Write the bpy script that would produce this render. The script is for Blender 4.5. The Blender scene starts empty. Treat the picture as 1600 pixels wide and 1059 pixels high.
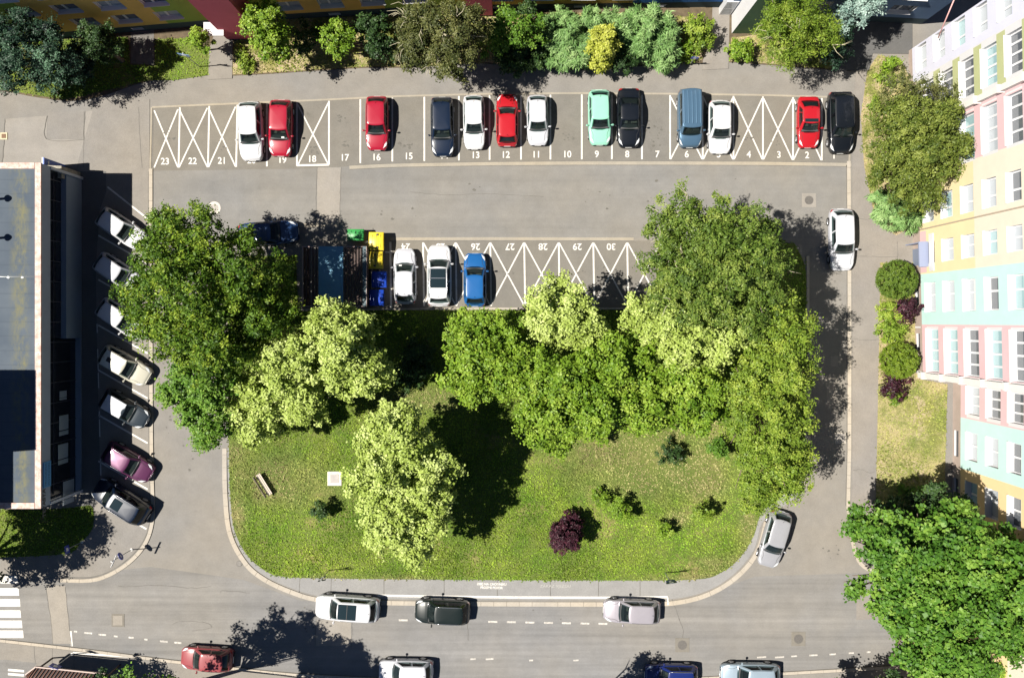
import bpy, math, random
import numpy as np
from mathutils import Vector, Matrix

C = bpy.context.scene
COL = C.collection
R = math.radians
rnd = random.Random(7)

# ---------------------------------------------------------------- camera, world, sun, exposure
H = 66.0                      # height of the drone above the car park (m)
PPM = 20.0                    # ground scale of the photograph, pixels per metre (1600 px wide)
NX, NY = 800.0, 503.0         # the point straight below the camera
cam = bpy.data.cameras.new('camera')
camo = bpy.data.objects.new('camera', cam)
COL.objects.link(camo)
camo.location = (0, 0, H)
cam.sensor_width = 36
cam.lens = 36 * PPM * H / 1600
cam.shift_y = -(529.5 - NY) / 1600
cam.clip_end = 2000
C.camera = camo

SUN_EL, SUN_AZ = R(57), R(-94.5)          # from the west, a touch south
sdir = Vector((math.sin(SUN_AZ) * math.cos(SUN_EL), math.cos(SUN_AZ) * math.cos(SUN_EL), math.sin(SUN_EL)))
w = bpy.data.worlds.new('World')
C.world = w
w.use_nodes = True
nt = w.node_tree
bg = nt.nodes['Background']
sky = nt.nodes.new('ShaderNodeTexSky')
sky.sky_type = 'NISHITA'
sky.sun_disc = False
sky.sun_elevation = SUN_EL
sky.sun_rotation = SUN_AZ
sky.altitude = 400
sky.air_density = 0.5
sky.dust_density = 0.15
sky.ozone_density = 3.0
nt.links.new(sky.outputs[0], bg.inputs[0])
bg.inputs[1].default_value = 0.05
sl = bpy.data.lights.new('sun', 'SUN')
sl.energy = 5.0
sl.angle = R(0.5)
sl.color = (1.0, 0.95, 0.86)
so = bpy.data.objects.new('sun', sl)
COL.objects.link(so)
so.rotation_euler = sdir.to_track_quat('Z', 'Y').to_euler()
so.location = (-60, 0, 80)
C.view_settings.view_transform = 'Standard'
C.view_settings.look = 'None'
C.view_settings.exposure = 0.88
C.view_settings.gamma = 1
C.view_settings.use_curve_mapping = False


def P(px, py, z=0.0):
    """A point seen at photograph pixel (px, py), z metres above the ground."""
    k = (H - z) / H / PPM
    return Vector(((px - NX) * k, (NY - py) * k, z))


# ---------------------------------------------------------------- materials
MATS = {}


def new_mat(name):
    m = bpy.data.materials.new(name)
    m.use_nodes = True
    return m, m.node_tree, m.node_tree.nodes['Principled BSDF']


def plain(name, col, rough=0.6, metal=0.0, coat=0.0, spec=0.5, var=0.0, vscale=3.0):
    if name in MATS:
        return MATS[name]
    m, t, b = new_mat(name)
    b.inputs['Base Color'].default_value = (*col, 1)
    b.inputs['Roughness'].default_value = rough
    b.inputs['Metallic'].default_value = metal
    b.inputs['Coat Weight'].default_value = coat
    b.inputs['Coat Roughness'].default_value = 0.05
    b.inputs['Specular IOR Level'].default_value = spec
    if var > 0:
        g = t.nodes.new('ShaderNodeNewGeometry')
        n = t.nodes.new('ShaderNodeTexNoise')
        n.inputs['Scale'].default_value = vscale
        n.inputs['Detail'].default_value = 6
        n.inputs['Roughness'].default_value = 0.65
        t.links.new(g.outputs['Position'], n.inputs['Vector'])
        r = t.nodes.new('ShaderNodeMapRange')
        r.inputs[1].default_value = 0.25
        r.inputs[2].default_value = 0.75
        r.inputs[3].default_value = 1 - var
        r.inputs[4].default_value = 1 + var
        t.links.new(n.outputs['Fac'], r.inputs[0])
        mx = t.nodes.new('ShaderNodeMix')
        mx.data_type = 'RGBA'
        mx.blend_type = 'MULTIPLY'
        mx.inputs[0].default_value = 1
        mx.inputs[6].default_value = (*col, 1)
        t.links.new(r.outputs[0], mx.inputs[7])
        t.links.new(mx.outputs[2], b.inputs['Base Color'])
    MATS[name] = m
    return m


def nz(t, vec, scale, detail=5, rough=0.6, mapping=None):
    n = t.nodes.new('ShaderNodeTexNoise')
    n.inputs['Scale'].default_value = scale
    n.inputs['Detail'].default_value = detail
    n.inputs['Roughness'].default_value = rough
    if mapping:
        mp = t.nodes.new('ShaderNodeMapping')
        mp.inputs['Scale'].default_value = mapping[0]
        mp.inputs['Rotation'].default_value = mapping[1]
        t.links.new(vec, mp.inputs['Vector'])
        vec = mp.outputs[0]
    t.links.new(vec, n.inputs['Vector'])
    return n.outputs['Fac']


def mrange(t, sock, a, b, c, d):
    r = t.nodes.new('ShaderNodeMapRange')
    for i, v in enumerate((a, b, c, d)):
        r.inputs[i + 1].default_value = v
    t.links.new(sock, r.inputs[0])
    return r.outputs[0]


def mixc(t, fac, a, b, mode='MIX'):
    mx = t.nodes.new('ShaderNodeMix')
    mx.data_type = 'RGBA'
    mx.blend_type = mode
    for s, v in ((0, fac), (6, a), (7, b)):
        if hasattr(v, 'is_linked') or hasattr(v, 'links'):
            t.links.new(v, mx.inputs[s])
        elif isinstance(v, (int, float)):
            mx.inputs[s].default_value = v
        else:
            mx.inputs[s].default_value = (*v, 1)
    return mx.outputs[2]


def asphalt(name, col, streak=0.0, stain=0.35, warm=(1.04, 1.0, 0.94), srot=0.0):
    m, t, b = new_mat(name)
    g = t.nodes.new('ShaderNodeNewGeometry').outputs['Position']
    big = nz(t, g, 0.11, 4, 0.55)
    mid = nz(t, g, 0.8, 6, 0.7)
    fine = nz(t, g, 9.0, 4, 0.8)
    grit = nz(t, g, 45.0, 2, 0.7)
    c = mixc(t, mrange(t, big, 0.35, 0.65, 0, 1), tuple(x * y * 0.97 for x, y in zip(col, (0.98, 0.99, 1.02))), tuple(x * y * 1.03 for x, y in zip(col, warm)))
    c = mixc(t, 1.0, c, mrange(t, mid, 0.3, 0.7, 0.9, 1.09), 'MULTIPLY')
    c = mixc(t, 1.0, c, mrange(t, fine, 0.3, 0.7, 0.92, 1.07), 'MULTIPLY')
    c = mixc(t, 1.0, c, mrange(t, grit, 0.25, 0.75, 0.8, 1.2), 'MULTIPLY')
    # oil and tyre stains with shapes of their own
    spots = nz(t, g, 0.42, 8, 0.72)
    c = mixc(t, mrange(t, spots, 0.62, 0.74, 0, stain), c, tuple(x * 0.55 for x in col))
    pale = nz(t, g, 0.27, 6, 0.6, ((1, 1, 1), (0.7, 0, 1.0)))
    c = mixc(t, mrange(t, pale, 0.6, 0.75, 0, 0.35), c, tuple(x * 1.25 for x in col))
    if streak:
        st = nz(t, g, 1.0, 5, 0.55, ((0.03, 0.75, 1), (0, 0, srot)))
        c = mixc(t, 1.0, c, mrange(t, st, 0.3, 0.7, 1 - streak, 1 + streak), 'MULTIPLY')
        st2 = nz(t, g, 1.0, 3, 0.5, ((0.06, 3.2, 1), (0, 0, srot)))
        c = mixc(t, 1.0, c, mrange(t, st2, 0.3, 0.7, 1 - streak * .5, 1 + streak * .5), 'MULTIPLY')
    t.links.new(c, b.inputs['Base Color'])
    b.inputs['Roughness'].default_value = 0.92
    b.inputs['Specular IOR Level'].default_value = 0.2
    bp = t.nodes.new('ShaderNodeBump')
    bp.inputs['Strength'].default_value = 0.35
    bp.inputs['Distance'].default_value = 0.02
    t.links.new(grit, bp.inputs['Height'])
    t.links.new(bp.outputs[0], b.inputs['Normal'])
    MATS[name] = m
    return m


def grass_mat(name, g1, g2, dry, soil, dryness, soilness, blade=False):
    m, t, b = new_mat(name)
    g = t.nodes.new('ShaderNodeNewGeometry').outputs['Position']
    a = nz(t, g, 0.35, 6, 0.65)
    c = mixc(t, mrange(t, a, 0.35, 0.65, 0, 1), g1, g2)
    d = nz(t, g, 0.22, 7, 0.7, ((1, 1.4, 1), (0, 0, 0.5)))
    c = mixc(t, mrange(t, d, 0.66 - dryness, 0.78 - dryness, 0, 0.9), c, dry)
    s = nz(t, g, 0.5, 7, 0.75, ((1, 1, 1), (0, 0, 2.1)))
    if not blade:
        c = mixc(t, mrange(t, s, 0.72 - soilness, 0.82 - soilness, 0, 0.9), c, soil)
        f = nz(t, g, 14, 4, 0.8)
        c = mixc(t, 1.0, c, mrange(t, f, 0.3, 0.7, 0.55, 1.3), 'MULTIPLY')
    else:
        at = t.nodes.new('ShaderNodeAttribute')
        at.attribute_name = 'tint'
        ad = t.nodes.new('ShaderNodeAttribute')
        ad.attribute_name = 'dry'
        c = mixc(t, ad.outputs['Fac'], c, (0.27, 0.25, 0.105))
        c = mixc(t, 1.0, c, mrange(t, at.outputs['Fac'], 0, 1, 0.6, 1.55), 'MULTIPLY')
        c = mixc(t, 1.0, c, mrange(t, nz(t, g, 0.16, 3, 0.5), 0.35, 0.65, 0.78, 1.25), 'MULTIPLY')
    t.links.new(c, b.inputs['Base Color'])
    b.inputs['Roughness'].default_value = 0.8
    b.inputs['Specular IOR Level'].default_value = 0.2
    MATS[name] = m
    return m


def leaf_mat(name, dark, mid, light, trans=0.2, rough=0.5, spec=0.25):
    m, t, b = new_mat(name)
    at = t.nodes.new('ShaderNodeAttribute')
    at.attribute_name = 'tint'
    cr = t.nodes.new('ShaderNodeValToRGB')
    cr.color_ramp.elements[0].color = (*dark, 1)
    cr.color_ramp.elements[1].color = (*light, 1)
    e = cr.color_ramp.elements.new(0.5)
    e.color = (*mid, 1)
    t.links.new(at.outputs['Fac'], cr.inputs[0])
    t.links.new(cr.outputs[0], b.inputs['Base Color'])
    b.inputs['Roughness'].default_value = rough
    b.inputs['Specular IOR Level'].default_value = spec
    tr = t.nodes.new('ShaderNodeBsdfTranslucent')
    t.links.new(cr.outputs[0], tr.inputs[0])
    mx = t.nodes.new('ShaderNodeMixShader')
    mx.inputs[0].default_value = trans
    t.links.new(b.outputs[0], mx.inputs[1])
    t.links.new(tr.outputs[0], mx.inputs[2])
    t.links.new(mx.outputs[0], t.nodes['Material Output'].inputs[0])
    MATS[name] = m
    return m


# ---------------------------------------------------------------- mesh helpers
def link(name, me, parent=None, loc=None):
    o = bpy.data.objects.new(name, me)
    COL.objects.link(o)
    if parent:
        o.parent = parent
    if loc is not None:
        o.location = loc
    return o


def empty(name, loc, rz=0.0):
    o = bpy.data.objects.new(name, None)
    COL.objects.link(o)
    o.empty_display_size = 0.3
    o.location = loc
    o.rotation_euler = (0, 0, rz)
    return o


def tag(o, label, cat, group=None):
    o['label'] = label
    o['category'] = cat
    if group:
        o['group'] = group
    return o


class MB:
    """Collects boxes, tubes, prisms, patches into one mesh."""

    def __init__(self):
        self.v, self.f, self.m, self.sm = [], [], [], []

    def add(self, verts, faces, mi=0, smooth=False):
        n = len(self.v)
        self.v += [tuple(x) for x in verts]
        for f in faces:
            self.f.append(tuple(i + n for i in f))
            self.m.append(mi)
            self.sm.append(smooth)
        return self

    def box(self, c, s, rz=0.0, mi=0, taper=1.0, rot=None):
        x, y, z = s[0] / 2, s[1] / 2, s[2] / 2
        vs = []
        M = rot if rot else Matrix.Rotation(rz, 3, 'Z')
        for dz, k in ((-z, 1.0), (z, taper)):
            for dx, dy in ((-x, -y), (x, -y), (x, y), (-x, y)):
                vs.append(Vector(c) + M @ Vector((dx * k, dy * k, dz)))
        return self.add(vs, [(3, 2, 1, 0), (4, 5, 6, 7), (0, 1, 5, 4), (1, 2, 6, 5), (2, 3, 7, 6), (3, 0, 4, 7)], mi)

    def bevbox(self, c, s, b, rz=0.0, mi=0):
        """box with bevelled top and vertical edges"""
        x, y, z = s[0] / 2, s[1] / 2, s[2] / 2
        M = Matrix.Rotation(rz, 3, 'Z')

        def ring(ix, zz):
            a, d = x - ix, y - ix
            q = max(b, 0.001)
            return [(-a + q, -d), (a - q, -d), (a, -d + q), (a, d - q), (a - q, d), (-a + q, d), (-a, d - q), (-a, -d + q)], zz
        vs, fs = [], []
        for ix, zz in ((0, -z), (0, z - b), (b * .3, z - b * .3), (b, z)):
            pts, zz = ring(ix, zz)
            vs += [Vector(c) + M @ Vector((p[0], p[1], zz)) for p in pts]
        for k in range(3):
            for i in range(8):
                j = (i + 1) % 8
                fs.append((k * 8 + i, k * 8 + j, k * 8 + 8 + j, k * 8 + 8 + i))
        fs.append(tuple(range(24, 32)))
        fs.append(tuple(range(7, -1, -1)))
        return self.add(vs, fs, mi)

    def cyl(self, p0, p1, r0, r1=None, n=10, mi=0, smooth=True, caps=True):
        r1 = r0 if r1 is None else r1
        p0, p1 = Vector(p0), Vector(p1)
        d = (p1 - p0).normalized()
        a = d.orthogonal().normalized()
        b = d.cross(a)
        vs = []
        for p, r in ((p0, r0), (p1, r1)):
            for i in range(n):
                t = 2 * math.pi * i / n
                vs.append(p + a * math.cos(t) * r + b * math.sin(t) * r)
        self.add(vs, [(i, (i + 1) % n, n + (i + 1) % n, n + i) for i in range(n)], mi, smooth)
        if caps:
            self.add(vs[:n], [tuple(range(n - 1, -1, -1))], mi)
            self.add(vs[n:], [tuple(range(n))], mi)
        return self

    def tube(self, pts, rs, n=7, mi=0):
        pts = [Vector(p) for p in pts]
        vs, fs = [], []
        a = None
        for k, p in enumerate(pts):
            d = (pts[min(k + 1, len(pts) - 1)] - pts[max(k - 1, 0)]).normalized()
            if a is None:
                a = d.orthogonal().normalized()
            a = (a - d * a.dot(d)).normalized()
            b = d.cross(a)
            for i in range(n):
                t = 2 * math.pi * i / n
                vs.append(p + (a * math.cos(t) + b * math.sin(t)) * rs[k])
        for k in range(len(pts) - 1):
            for i in range(n):
                j = (i + 1) % n
                fs.append((k * n + i, k * n + j, k * n + n + j, k * n + n + i))
        fs.append(tuple(range(n - 1, -1, -1)))
        fs.append(tuple((len(pts) - 1) * n + i for i in range(n)))
        return self.add(vs, fs, mi, True)

    def sheet(self, pts, z, mi=0):
        return self.add([(p[0], p[1], z) for p in pts], [tuple(range(len(pts)))], mi)

    def prism(self, pts, z0, z1, mi=0):
        a = sum(p[0] * q[1] - q[0] * p[1] for p, q in zip(pts, list(pts[1:]) + [pts[0]]))
        if a < 0:
            pts = list(pts)[::-1]
        n = len(pts)
        vs = [(p[0], p[1], z0) for p in pts] + [(p[0], p[1], z1) for p in pts]
        fs = [(i, (i + 1) % n, n + (i + 1) % n, n + i) for i in range(n)] + [tuple(range(n, 2 * n))]
        return self.add(vs, fs, mi)

    def ribbon(self, pts, width, z0, z1=None, mi=0):
        """flat strip (or raised kerb when z1 is given) along a line of 2-D points"""
        pts = [Vector((p[0], p[1])) for p in pts]
        L, Rr = [], []
        for k, p in enumerate(pts):
            d = (pts[min(k + 1, len(pts) - 1)] - pts[max(k - 1, 0)]).normalized()
            n = Vector((-d.y, d.x)) * width / 2
            L.append(p + n)
            Rr.append(p - n)
        n = len(pts)
        zt = z0 if z1 is None else z1
        self.add([(*p, zt) for p in L] + [(*p, zt) for p in Rr], [(n + i, n + i + 1, i + 1, i) for i in range(n - 1)], mi)
        if z1 is not None:
            for S in (L, Rr):
                self.add([(*p, z0) for p in S] + [(*p, z1) for p in S], [(i, i + 1, n + i + 1, n + i) for i in range(n - 1)], mi)
            for i in (0, n - 1):
                self.add([(*L[i], z0), (*Rr[i], z0), (*Rr[i], z1), (*L[i], z1)], [(0, 1, 2, 3)], mi)
        return self

    def disc(self, c, r, n=20, mi=0, r_in=0.0):
        if r_in <= 0:
            return self.add([(c[0] + r * math.cos(2 * math.pi * i / n), c[1] + r * math.sin(2 * math.pi * i / n), c[2]) for i in range(n)], [tuple(range(n))], mi)
        vs = [(c[0] + q * math.cos(2 * math.pi * i / n), c[1] + q * math.sin(2 * math.pi * i / n), c[2]) for q in (r_in, r) for i in range(n)]
        return self.add(vs, [(i, n + i, n + (i + 1) % n, (i + 1) % n) for i in range(n)], mi)

    def mesh(self, name, mats):
        me = bpy.data.meshes.new(name)
        me.from_pydata(self.v, [], self.f)
        for m in (mats if isinstance(mats, (list, tuple)) else [mats]):
            me.materials.append(m)
        me.polygons.foreach_set('material_index', self.m)
        me.polygons.foreach_set('use_smooth', self.sm)
        me.update()
        return me

    def build(self, name, mats, parent=None, loc=None):
        return link(name, self.mesh(name, mats), parent, loc)


def spline(pts, n=8, closed=False):
    """Catmull-Rom through pixel points"""
    out = []
    m = len(pts)
    rng_ = range(m if closed else m - 1)
    for i in rng_:
        g = (lambda k: pts[k % m]) if closed else (lambda k: pts[min(max(k, 0), m - 1)])
        p0, p1, p2, p3 = g(i - 1), g(i), g(i + 1), g(i + 2)
        for s in range(n):
            t = s / n
            out.append(tuple(0.5 * ((2 * p1[a]) + (-p0[a] + p2[a]) * t + (2 * p0[a] - 5 * p1[a] + 4 * p2[a] - p3[a]) * t * t + (-p0[a] + 3 * p1[a] - 3 * p2[a] + p3[a]) * t ** 3) for a in (0, 1)))
    if not closed:
        out.append(tuple(pts[-1]))
    return out


def G(pts):
    return [P(x, y).xy for x, y in pts]


def struct(o):
    o['kind'] = 'structure'
    return o


def poly_struct(name, pts, z, m, z0=None):
    b = MB()
    if z0 is None:
        a = sum(p[0] * q[1] - q[0] * p[1] for p, q in zip(G(pts), G(pts)[1:] + [G(pts)[0]]))
        b.sheet(G(pts) if a > 0 else G(pts)[::-1], z)
    else:
        b.prism(G(pts), z0, z)
    return struct(b.build(name, m))


# ---------------------------------------------------------------- ground
A_BASE = asphalt('asphalt_base', (0.200, 0.189, 0.173), stain=0.3)
A_LOT = asphalt('asphalt_lot', (0.186, 0.180, 0.169), streak=0.06, stain=0.3)
A_STALL = asphalt('asphalt_stall', (0.164, 0.154, 0.136), stain=0.8)
A_ROAD = asphalt('asphalt_road', (0.182, 0.178, 0.173), streak=0.15, stain=0.25, srot=R(1.5))
A_PAVE = asphalt('asphalt_pavement', (0.205, 0.192, 0.175), stain=0.15)
A_PAVE2 = asphalt('asphalt_pavement_bright', (0.212, 0.196, 0.178), stain=0.12)
A_COOL = asphalt('asphalt_cool', (0.235, 0.228, 0.218), stain=0.08, warm=(1, 1, 1))
A_PATCH = asphalt('asphalt_patch_pale', (0.245, 0.228, 0.205), stain=0.1)
A_PATCHD = asphalt('asphalt_patch_dark', (0.17, 0.16, 0.142), stain=0.2)
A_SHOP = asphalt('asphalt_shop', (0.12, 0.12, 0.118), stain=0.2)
M_KERB = asphalt('kerb_concrete', (0.36, 0.325, 0.275), stain=0.6)
M_KERBLINE = asphalt('channel_concrete', (0.29, 0.262, 0.215), stain=0.4)
M_CONC = asphalt('concrete', (0.42, 0.39, 0.34), stain=0.3)
M_CRACK = plain('crack_filler', (0.12, 0.112, 0.10), 0.9, var=.35, vscale=2)
M_IRON = plain('cast_iron', (0.13, 0.12, 0.11), 0.6, 0.3, var=0.3, vscale=20)


def paint_mat(name, col, wear):
    m, t, b = new_mat(name)
    g = t.nodes.new('ShaderNodeNewGeometry').outputs['Position']
    n = nz(t, g, 5.0, 8, 0.8)
    c = mixc(t, mrange(t, n, 0.60 - wear, 0.72 - wear, 0, 0.75), col, (0.25, 0.23, 0.2))
    t.links.new(c, b.inputs['Base Color'])
    b.inputs['Roughness'].default_value = 0.7
    return m


M_PAINT = paint_mat('road_paint', (0.60, 0.575, 0.53), 0.075)
M_PAINTW = paint_mat('road_paint_worn', (0.52, 0.49, 0.45), 0.16)

b = MB()
b.sheet([(-500, -500), (500, -500), (500, 500), (-500, 500)], 0)
struct(b.build('ground', A_BASE))
Z1, Z2, Z3, Z4 = 0.004, 0.008, 0.012, 0.016

ROAD_S = [(-60, 995), (0, 1000), (140, 1016), (300, 1036), (500, 1056), (800, 1065), (1050, 1061), (1230, 1051), (1450, 1038), (1700, 1018)]
poly_struct('road', [(-120, 905), (60, 905), (235, 885), (380, 905), (470, 938), (600, 944), (1060, 944), (1180, 900), (1345, 895), (1700, 890)] + spline(ROAD_S)[::-1] + [(-120, 990)], Z1, A_ROAD)
poly_struct('car_park_lane', [(236, 266), (420, 262), (640, 256), (900, 254), (1150, 255), (1326, 257), (1322, 372), (236, 372)], Z1, A_LOT)
TOPY = lambda x: np.interp(x, [236, 325, 514, 613, 765, 909, 1050, 1192, 1330], [168, 164, 156, 151, 147, 146, 147, 149, 153])
BOTY = lambda x: np.interp(x, [236, 325, 460, 514, 613, 765, 909, 1050, 1192, 1330], [263, 262, 260, 258, 253, 250.5, 249.5, 249.5, 250, 252])
xs_ = list(range(238, 1331, 28)) + [1330]
poly_struct('parking_bays', [(x, TOPY(x)) for x in xs_] + [(x, BOTY(x) + 4) for x in xs_][::-1], 0.006, A_STALL)
poly_struct('parking_bays', [(608, 376), (1034, 376), (1034, 482), (608, 482)], 0.006, A_STALL)
# yard patches at the upper left and repairs
poly_struct('pavement_patch', [(8, 186), (74, 181), (73, 218), (131, 218), (133, 174), (217, 168), (222, 262), (4, 262)], Z1, A_PATCH)
poly_struct('pavement_patch', [(75, 176), (131, 174), (131, 217), (74, 217)], Z2, A_PAVE)
poly_struct('road_patch', [(496, 262), (533, 262), (531, 352), (495, 352)], Z2, A_PATCH)
poly_struct('road_patch', spline([(72, 912), (78, 960), (82, 1005)], 4) + spline([(112, 1005), (108, 975), (102, 915)], 4), Z2, A_PATCH)
poly_struct('road_patch', [(495, 968), (548, 968), (549, 1008), (493, 1008)], Z2, A_PATCH)
poly_struct('road_patch', [(1338, 934), (1376, 930), (1382, 966), (1338, 968)], Z2, A_PAVE2)
poly_struct('road_patch', [(1298, 556), (1309, 556), (1309, 572), (1298, 572)], Z2, A_PATCH)
poly_struct('road_patch', [(1290, 585), (1307, 585), (1305, 636), (1293, 640)], Z2, A_PATCH)
# pavements
PAVE_E = [(1332, 250), (1332, 700), (1331, 790), (1340, 850), (1352, 880), (1430, 900), (1450, 790), (1436, 640), (1434, 380), (1425, 130), (1340, 95), (1332, 160)]
poly_struct('pavement', PAVE_E, 0.03, A_PAVE2, -0.02)
S_BOT = spline([(355, 700), (357, 770), (364, 830), (385, 873), (412, 898), (455, 918), (505, 931), (600, 935), (800, 936), (1000, 936), (1060, 934), (1110, 920), (1150, 893), (1178, 858), (1192, 815), (1225, 790), (1252, 762), (1260, 700), (1262, 600), (1262, 500)], 6)
poly_struct('pavement', S_BOT + [(1200, 500), (1180, 800), (1080, 880), (500, 880), (400, 800), (390, 700)], 0.03, A_COOL, -0.02)
poly_struct('pavement', spline([(234, 155), (234, 300), (234, 480), (235, 700), (237, 790), (234, 825), (222, 852), (200, 876), (170, 895), (140, 903), (95, 902), (60, 900), (0, 897), (-60, 895)], 6) + [(-60, 790), (120, 785), (120, 260), (150, 155)], 0.03, A_PAVE, -0.02)
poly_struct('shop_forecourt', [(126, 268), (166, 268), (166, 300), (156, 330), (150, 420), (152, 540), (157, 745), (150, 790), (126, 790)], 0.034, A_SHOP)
poly_struct('pavement', [(-60, 1003)] + [(x, y + 3) for x, y in spline(ROAD_S)] + [(1700, 1080), (1700, 1300), (-60, 1300)], 0.03, A_PAVE, -0.02)
poly_struct('driveway', [(-60, 1030), (10, 1030), (58, 1035), (40, 1059), (20, 1120), (-60, 1120)], 0.034, A_ROAD)
NORTH_KERB = spline([(-60, 150), (0, 143), (55, 152), (110, 158), (160, 150), (230, 128), (320, 118), (350, 119), (420, 116), (560, 107), (640, 106), (760, 100), (900, 110), (1010, 103), (1055, 97), (1100, 100), (1140, 98), (1200, 102), (1330, 112)], 5)
poly_struct('planting_bed', NORTH_KERB + [(1330, 10), (-60, 10)], 0.05, plain('bed_soil', (0.10, 0.075, 0.045), 0.95, var=0.4, vscale=2.5), -0.02)
poly_struct('pavement', [(326, 125), (363, 123), (364, 55), (380, 40), (340, 40), (327, 78)], 0.065, A_PAVE, 0)
poly_struct('pavement', [(1097, 110), (1138, 108), (1140, 10), (1113, 8), (1112, 60), (1098, 95)], 0.065, A_PAVE2, 0)
poly_struct('pavement', [(205, 45), (241, 45), (241, 102), (205, 100)], 0.065, plain('path_slab', (0.13, 0.12, 0.11), 0.9, var=0.3, vscale=4), 0)
poly_struct('entrance_yard', [(1300, 30), (1425, 30), (1425, 85), (1363, 84), (1358, 110), (1300, 112)], 0.065, asphalt('yard_asphalt_shaded', (0.10, 0.10, 0.10)), 0)  # yard asphalt coloured darker, with the stair tower's shadow painted in

# kerbs
KERBS = []


class KB(MB):
    def ribbon(self, pts, width, z0, z1=None, mi=0):
        if z1 is not None:
            KERBS.append(([Vector((p[0], p[1])) for p in pts], width, z1))
        return MB.ribbon(self, pts, width, z0, z1, mi)


kb = KB()
KW = 0.28
kb.ribbon(G(spline([(236, 264), (236, 330), (236, 480), (237, 700), (239, 790), (236, 826), (224, 854), (202, 878), (172, 897), (142, 906), (95, 906)], 7)), KW, 0, 0.075)
kb.ribbon(G(spline([(351, 700), (352, 770), (359, 832), (381, 876), (409, 902), (452, 923), (503, 937), (600, 941), (800, 943), (1000, 943), (1062, 940), (1113, 925), (1155, 897), (1184, 860), (1197, 815)], 7)), KW * 1.25, 0, 0.06)
kb.ribbon(G([(1326, 252), (1327, 400), (1327, 600), (1327, 700), (1325, 790)]), KW, 0, 0.05)
kb.ribbon(G(spline([(1325, 790), (1333, 850), (1350, 885), (1400, 900)], 6)), KW, 0, 0.05)
kb.ribbon(G(spline(ROAD_S, 6)), KW * 0.8, 0, 0.08)
kb.ribbon(G([(1262, 400), (1262, 500), (1264, 700), (1258, 760)]), KW * .8, 0, 0.07)
kb.ribbon(G([(466, 484), (610, 483), (760, 482), (1010, 482)]), 0.14, 0, 0.09)
struct(kb.build('kerb', M_KERB))
kj = MB()
for pts, wd, z1 in KERBS:
    acc, nxt = 0.0, 0.5
    for p, q in zip(pts[:-1], pts[1:]):
        d = q - p
        L_ = d.length
        if L_ < 1e-6:
            continue
        d.normalize()
        nn_ = Vector((-d.y, d.x)) * wd * .5
        while acc + L_ > nxt:
            c_ = p + d * (nxt - acc)
            kj.ribbon([c_ - nn_, c_ + nn_], rnd.uniform(.02, .045), z1 + .003)
            nxt += 1.0
        acc += L_
struct(kj.build('kerb_joint', plain('kerb_mortar', (0.21, 0.185, 0.155), 0.95)))
ob = MB()
for px, py, n_, sp_ in ((543, 226, 16, 5), (636, 226, 18, 6), (887, 214, 14, 5), (1024, 196, 12, 9), (1025, 222, 10, 8), (538, 185, 8, 7), (790, 428, 9, 6), (905, 420, 8, 7), (1170, 215, 8, 6), (1215, 222, 8, 6), (258, 210, 8, 7), (347, 232, 8, 6), (490, 232, 12, 5),
                        (1030, 290, 5, 20), (970, 300, 5, 26), (733, 292, 5, 12), (930, 318, 4, 22), (1310, 470, 8, 10), (1296, 860, 8, 12), (470, 968, 6, 14), (866, 955, 6, 16), (300, 720, 8, 22), (262, 655, 7, 14), (620, 330, 5, 25), (1160, 320, 6, 25)):
    for k in range(n_):
        q = P(px + rnd.gauss(0, sp_), py + rnd.gauss(0, sp_ * .7))
        r_ = abs(rnd.gauss(0, .07)) + .025
        m_ = 7
        a0 = rnd.uniform(0, 6)
        ob.add([(q.x + math.cos(a0 + 6.283 * i / m_) * r_ * rnd.uniform(.5, 1.2), q.y + math.sin(a0 + 6.283 * i / m_) * r_ * rnd.uniform(.4, .9), 0.0125 + .0001 * k) for i in range(m_)], [tuple(range(m_))])
struct(ob.build('oil_stain', plain('oil', (0.105, 0.098, 0.085), 0.8, var=.3, vscale=9)))
kl = MB()
kl.ribbon(G([(x, TOPY(x)) for x in xs_]), 0.14, 0, 0.03)
kl.ribbon(G([(x, BOTY(x) + 5.5) for x in xs_ if x > 525]), 0.26, Z2)
kl.ribbon(G([(610, 373.5), (760, 373), (990, 373.5)]), 0.22, Z2)
kl.ribbon(G([(237, 168), (236, 215), (235, 264)]), 0.12, 0, 0.03)
kl.ribbon(G([(1330, 154), (1329, 200), (1327, 252)]), 0.15, 0, 0.03)
kl.ribbon(G([(466, 352), (530, 351)]), 0.3, Z3)
struct(kl.build('channel_kerb', M_KERBLINE))
# kerb stone joints and dark gutters
jt = MB()
jt.ribbon(G(spline([(232.5, 268), (232.5, 330), (232.5, 480), (233.5, 700), (235.5, 788), (232.5, 824), (220.5, 851), (199, 874), (170, 893), (140, 901.5), (100, 901)], 7)), 0.09, 0.036)
jt.ribbon(G([(x, BOTY(x) + 8.7) for x in xs_ if x > 525]), 0.04, Z2)
jt.ribbon(G([(x, BOTY(x) + 2.3) for x in xs_ if x > 525]), 0.03, Z2)
jt.ribbon(G([(610, 376.5), (760, 376), (990, 376.5)]), 0.04, Z3)
jt.ribbon(G([(240, 175), (239, 215), (238, 262)]), 0.05, 0.009)
jt.ribbon(G([(x, y - 2.6) for x, y in spline(ROAD_S, 6)]), 0.06, Z3)
jt.ribbon(G([(1322.6, 258), (1323.4, 400), (1323.4, 600), (1323.4, 700), (1321.4, 790)]), 0.05, Z2)
for x in (620, 694, 777, 860, 935, 1000):   # joints of the bottom pavement
    jt.ribbon(G([(x - 20 if x < 640 else x, 905), (x - 20 if x < 640 else x, 934)]), 0.05, 0.034)
for x in (469, 518):
    jt.ribbon(G([(x, 900), (x + rnd.uniform(-2, 2), 925)]), 0.04, 0.034)
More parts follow.
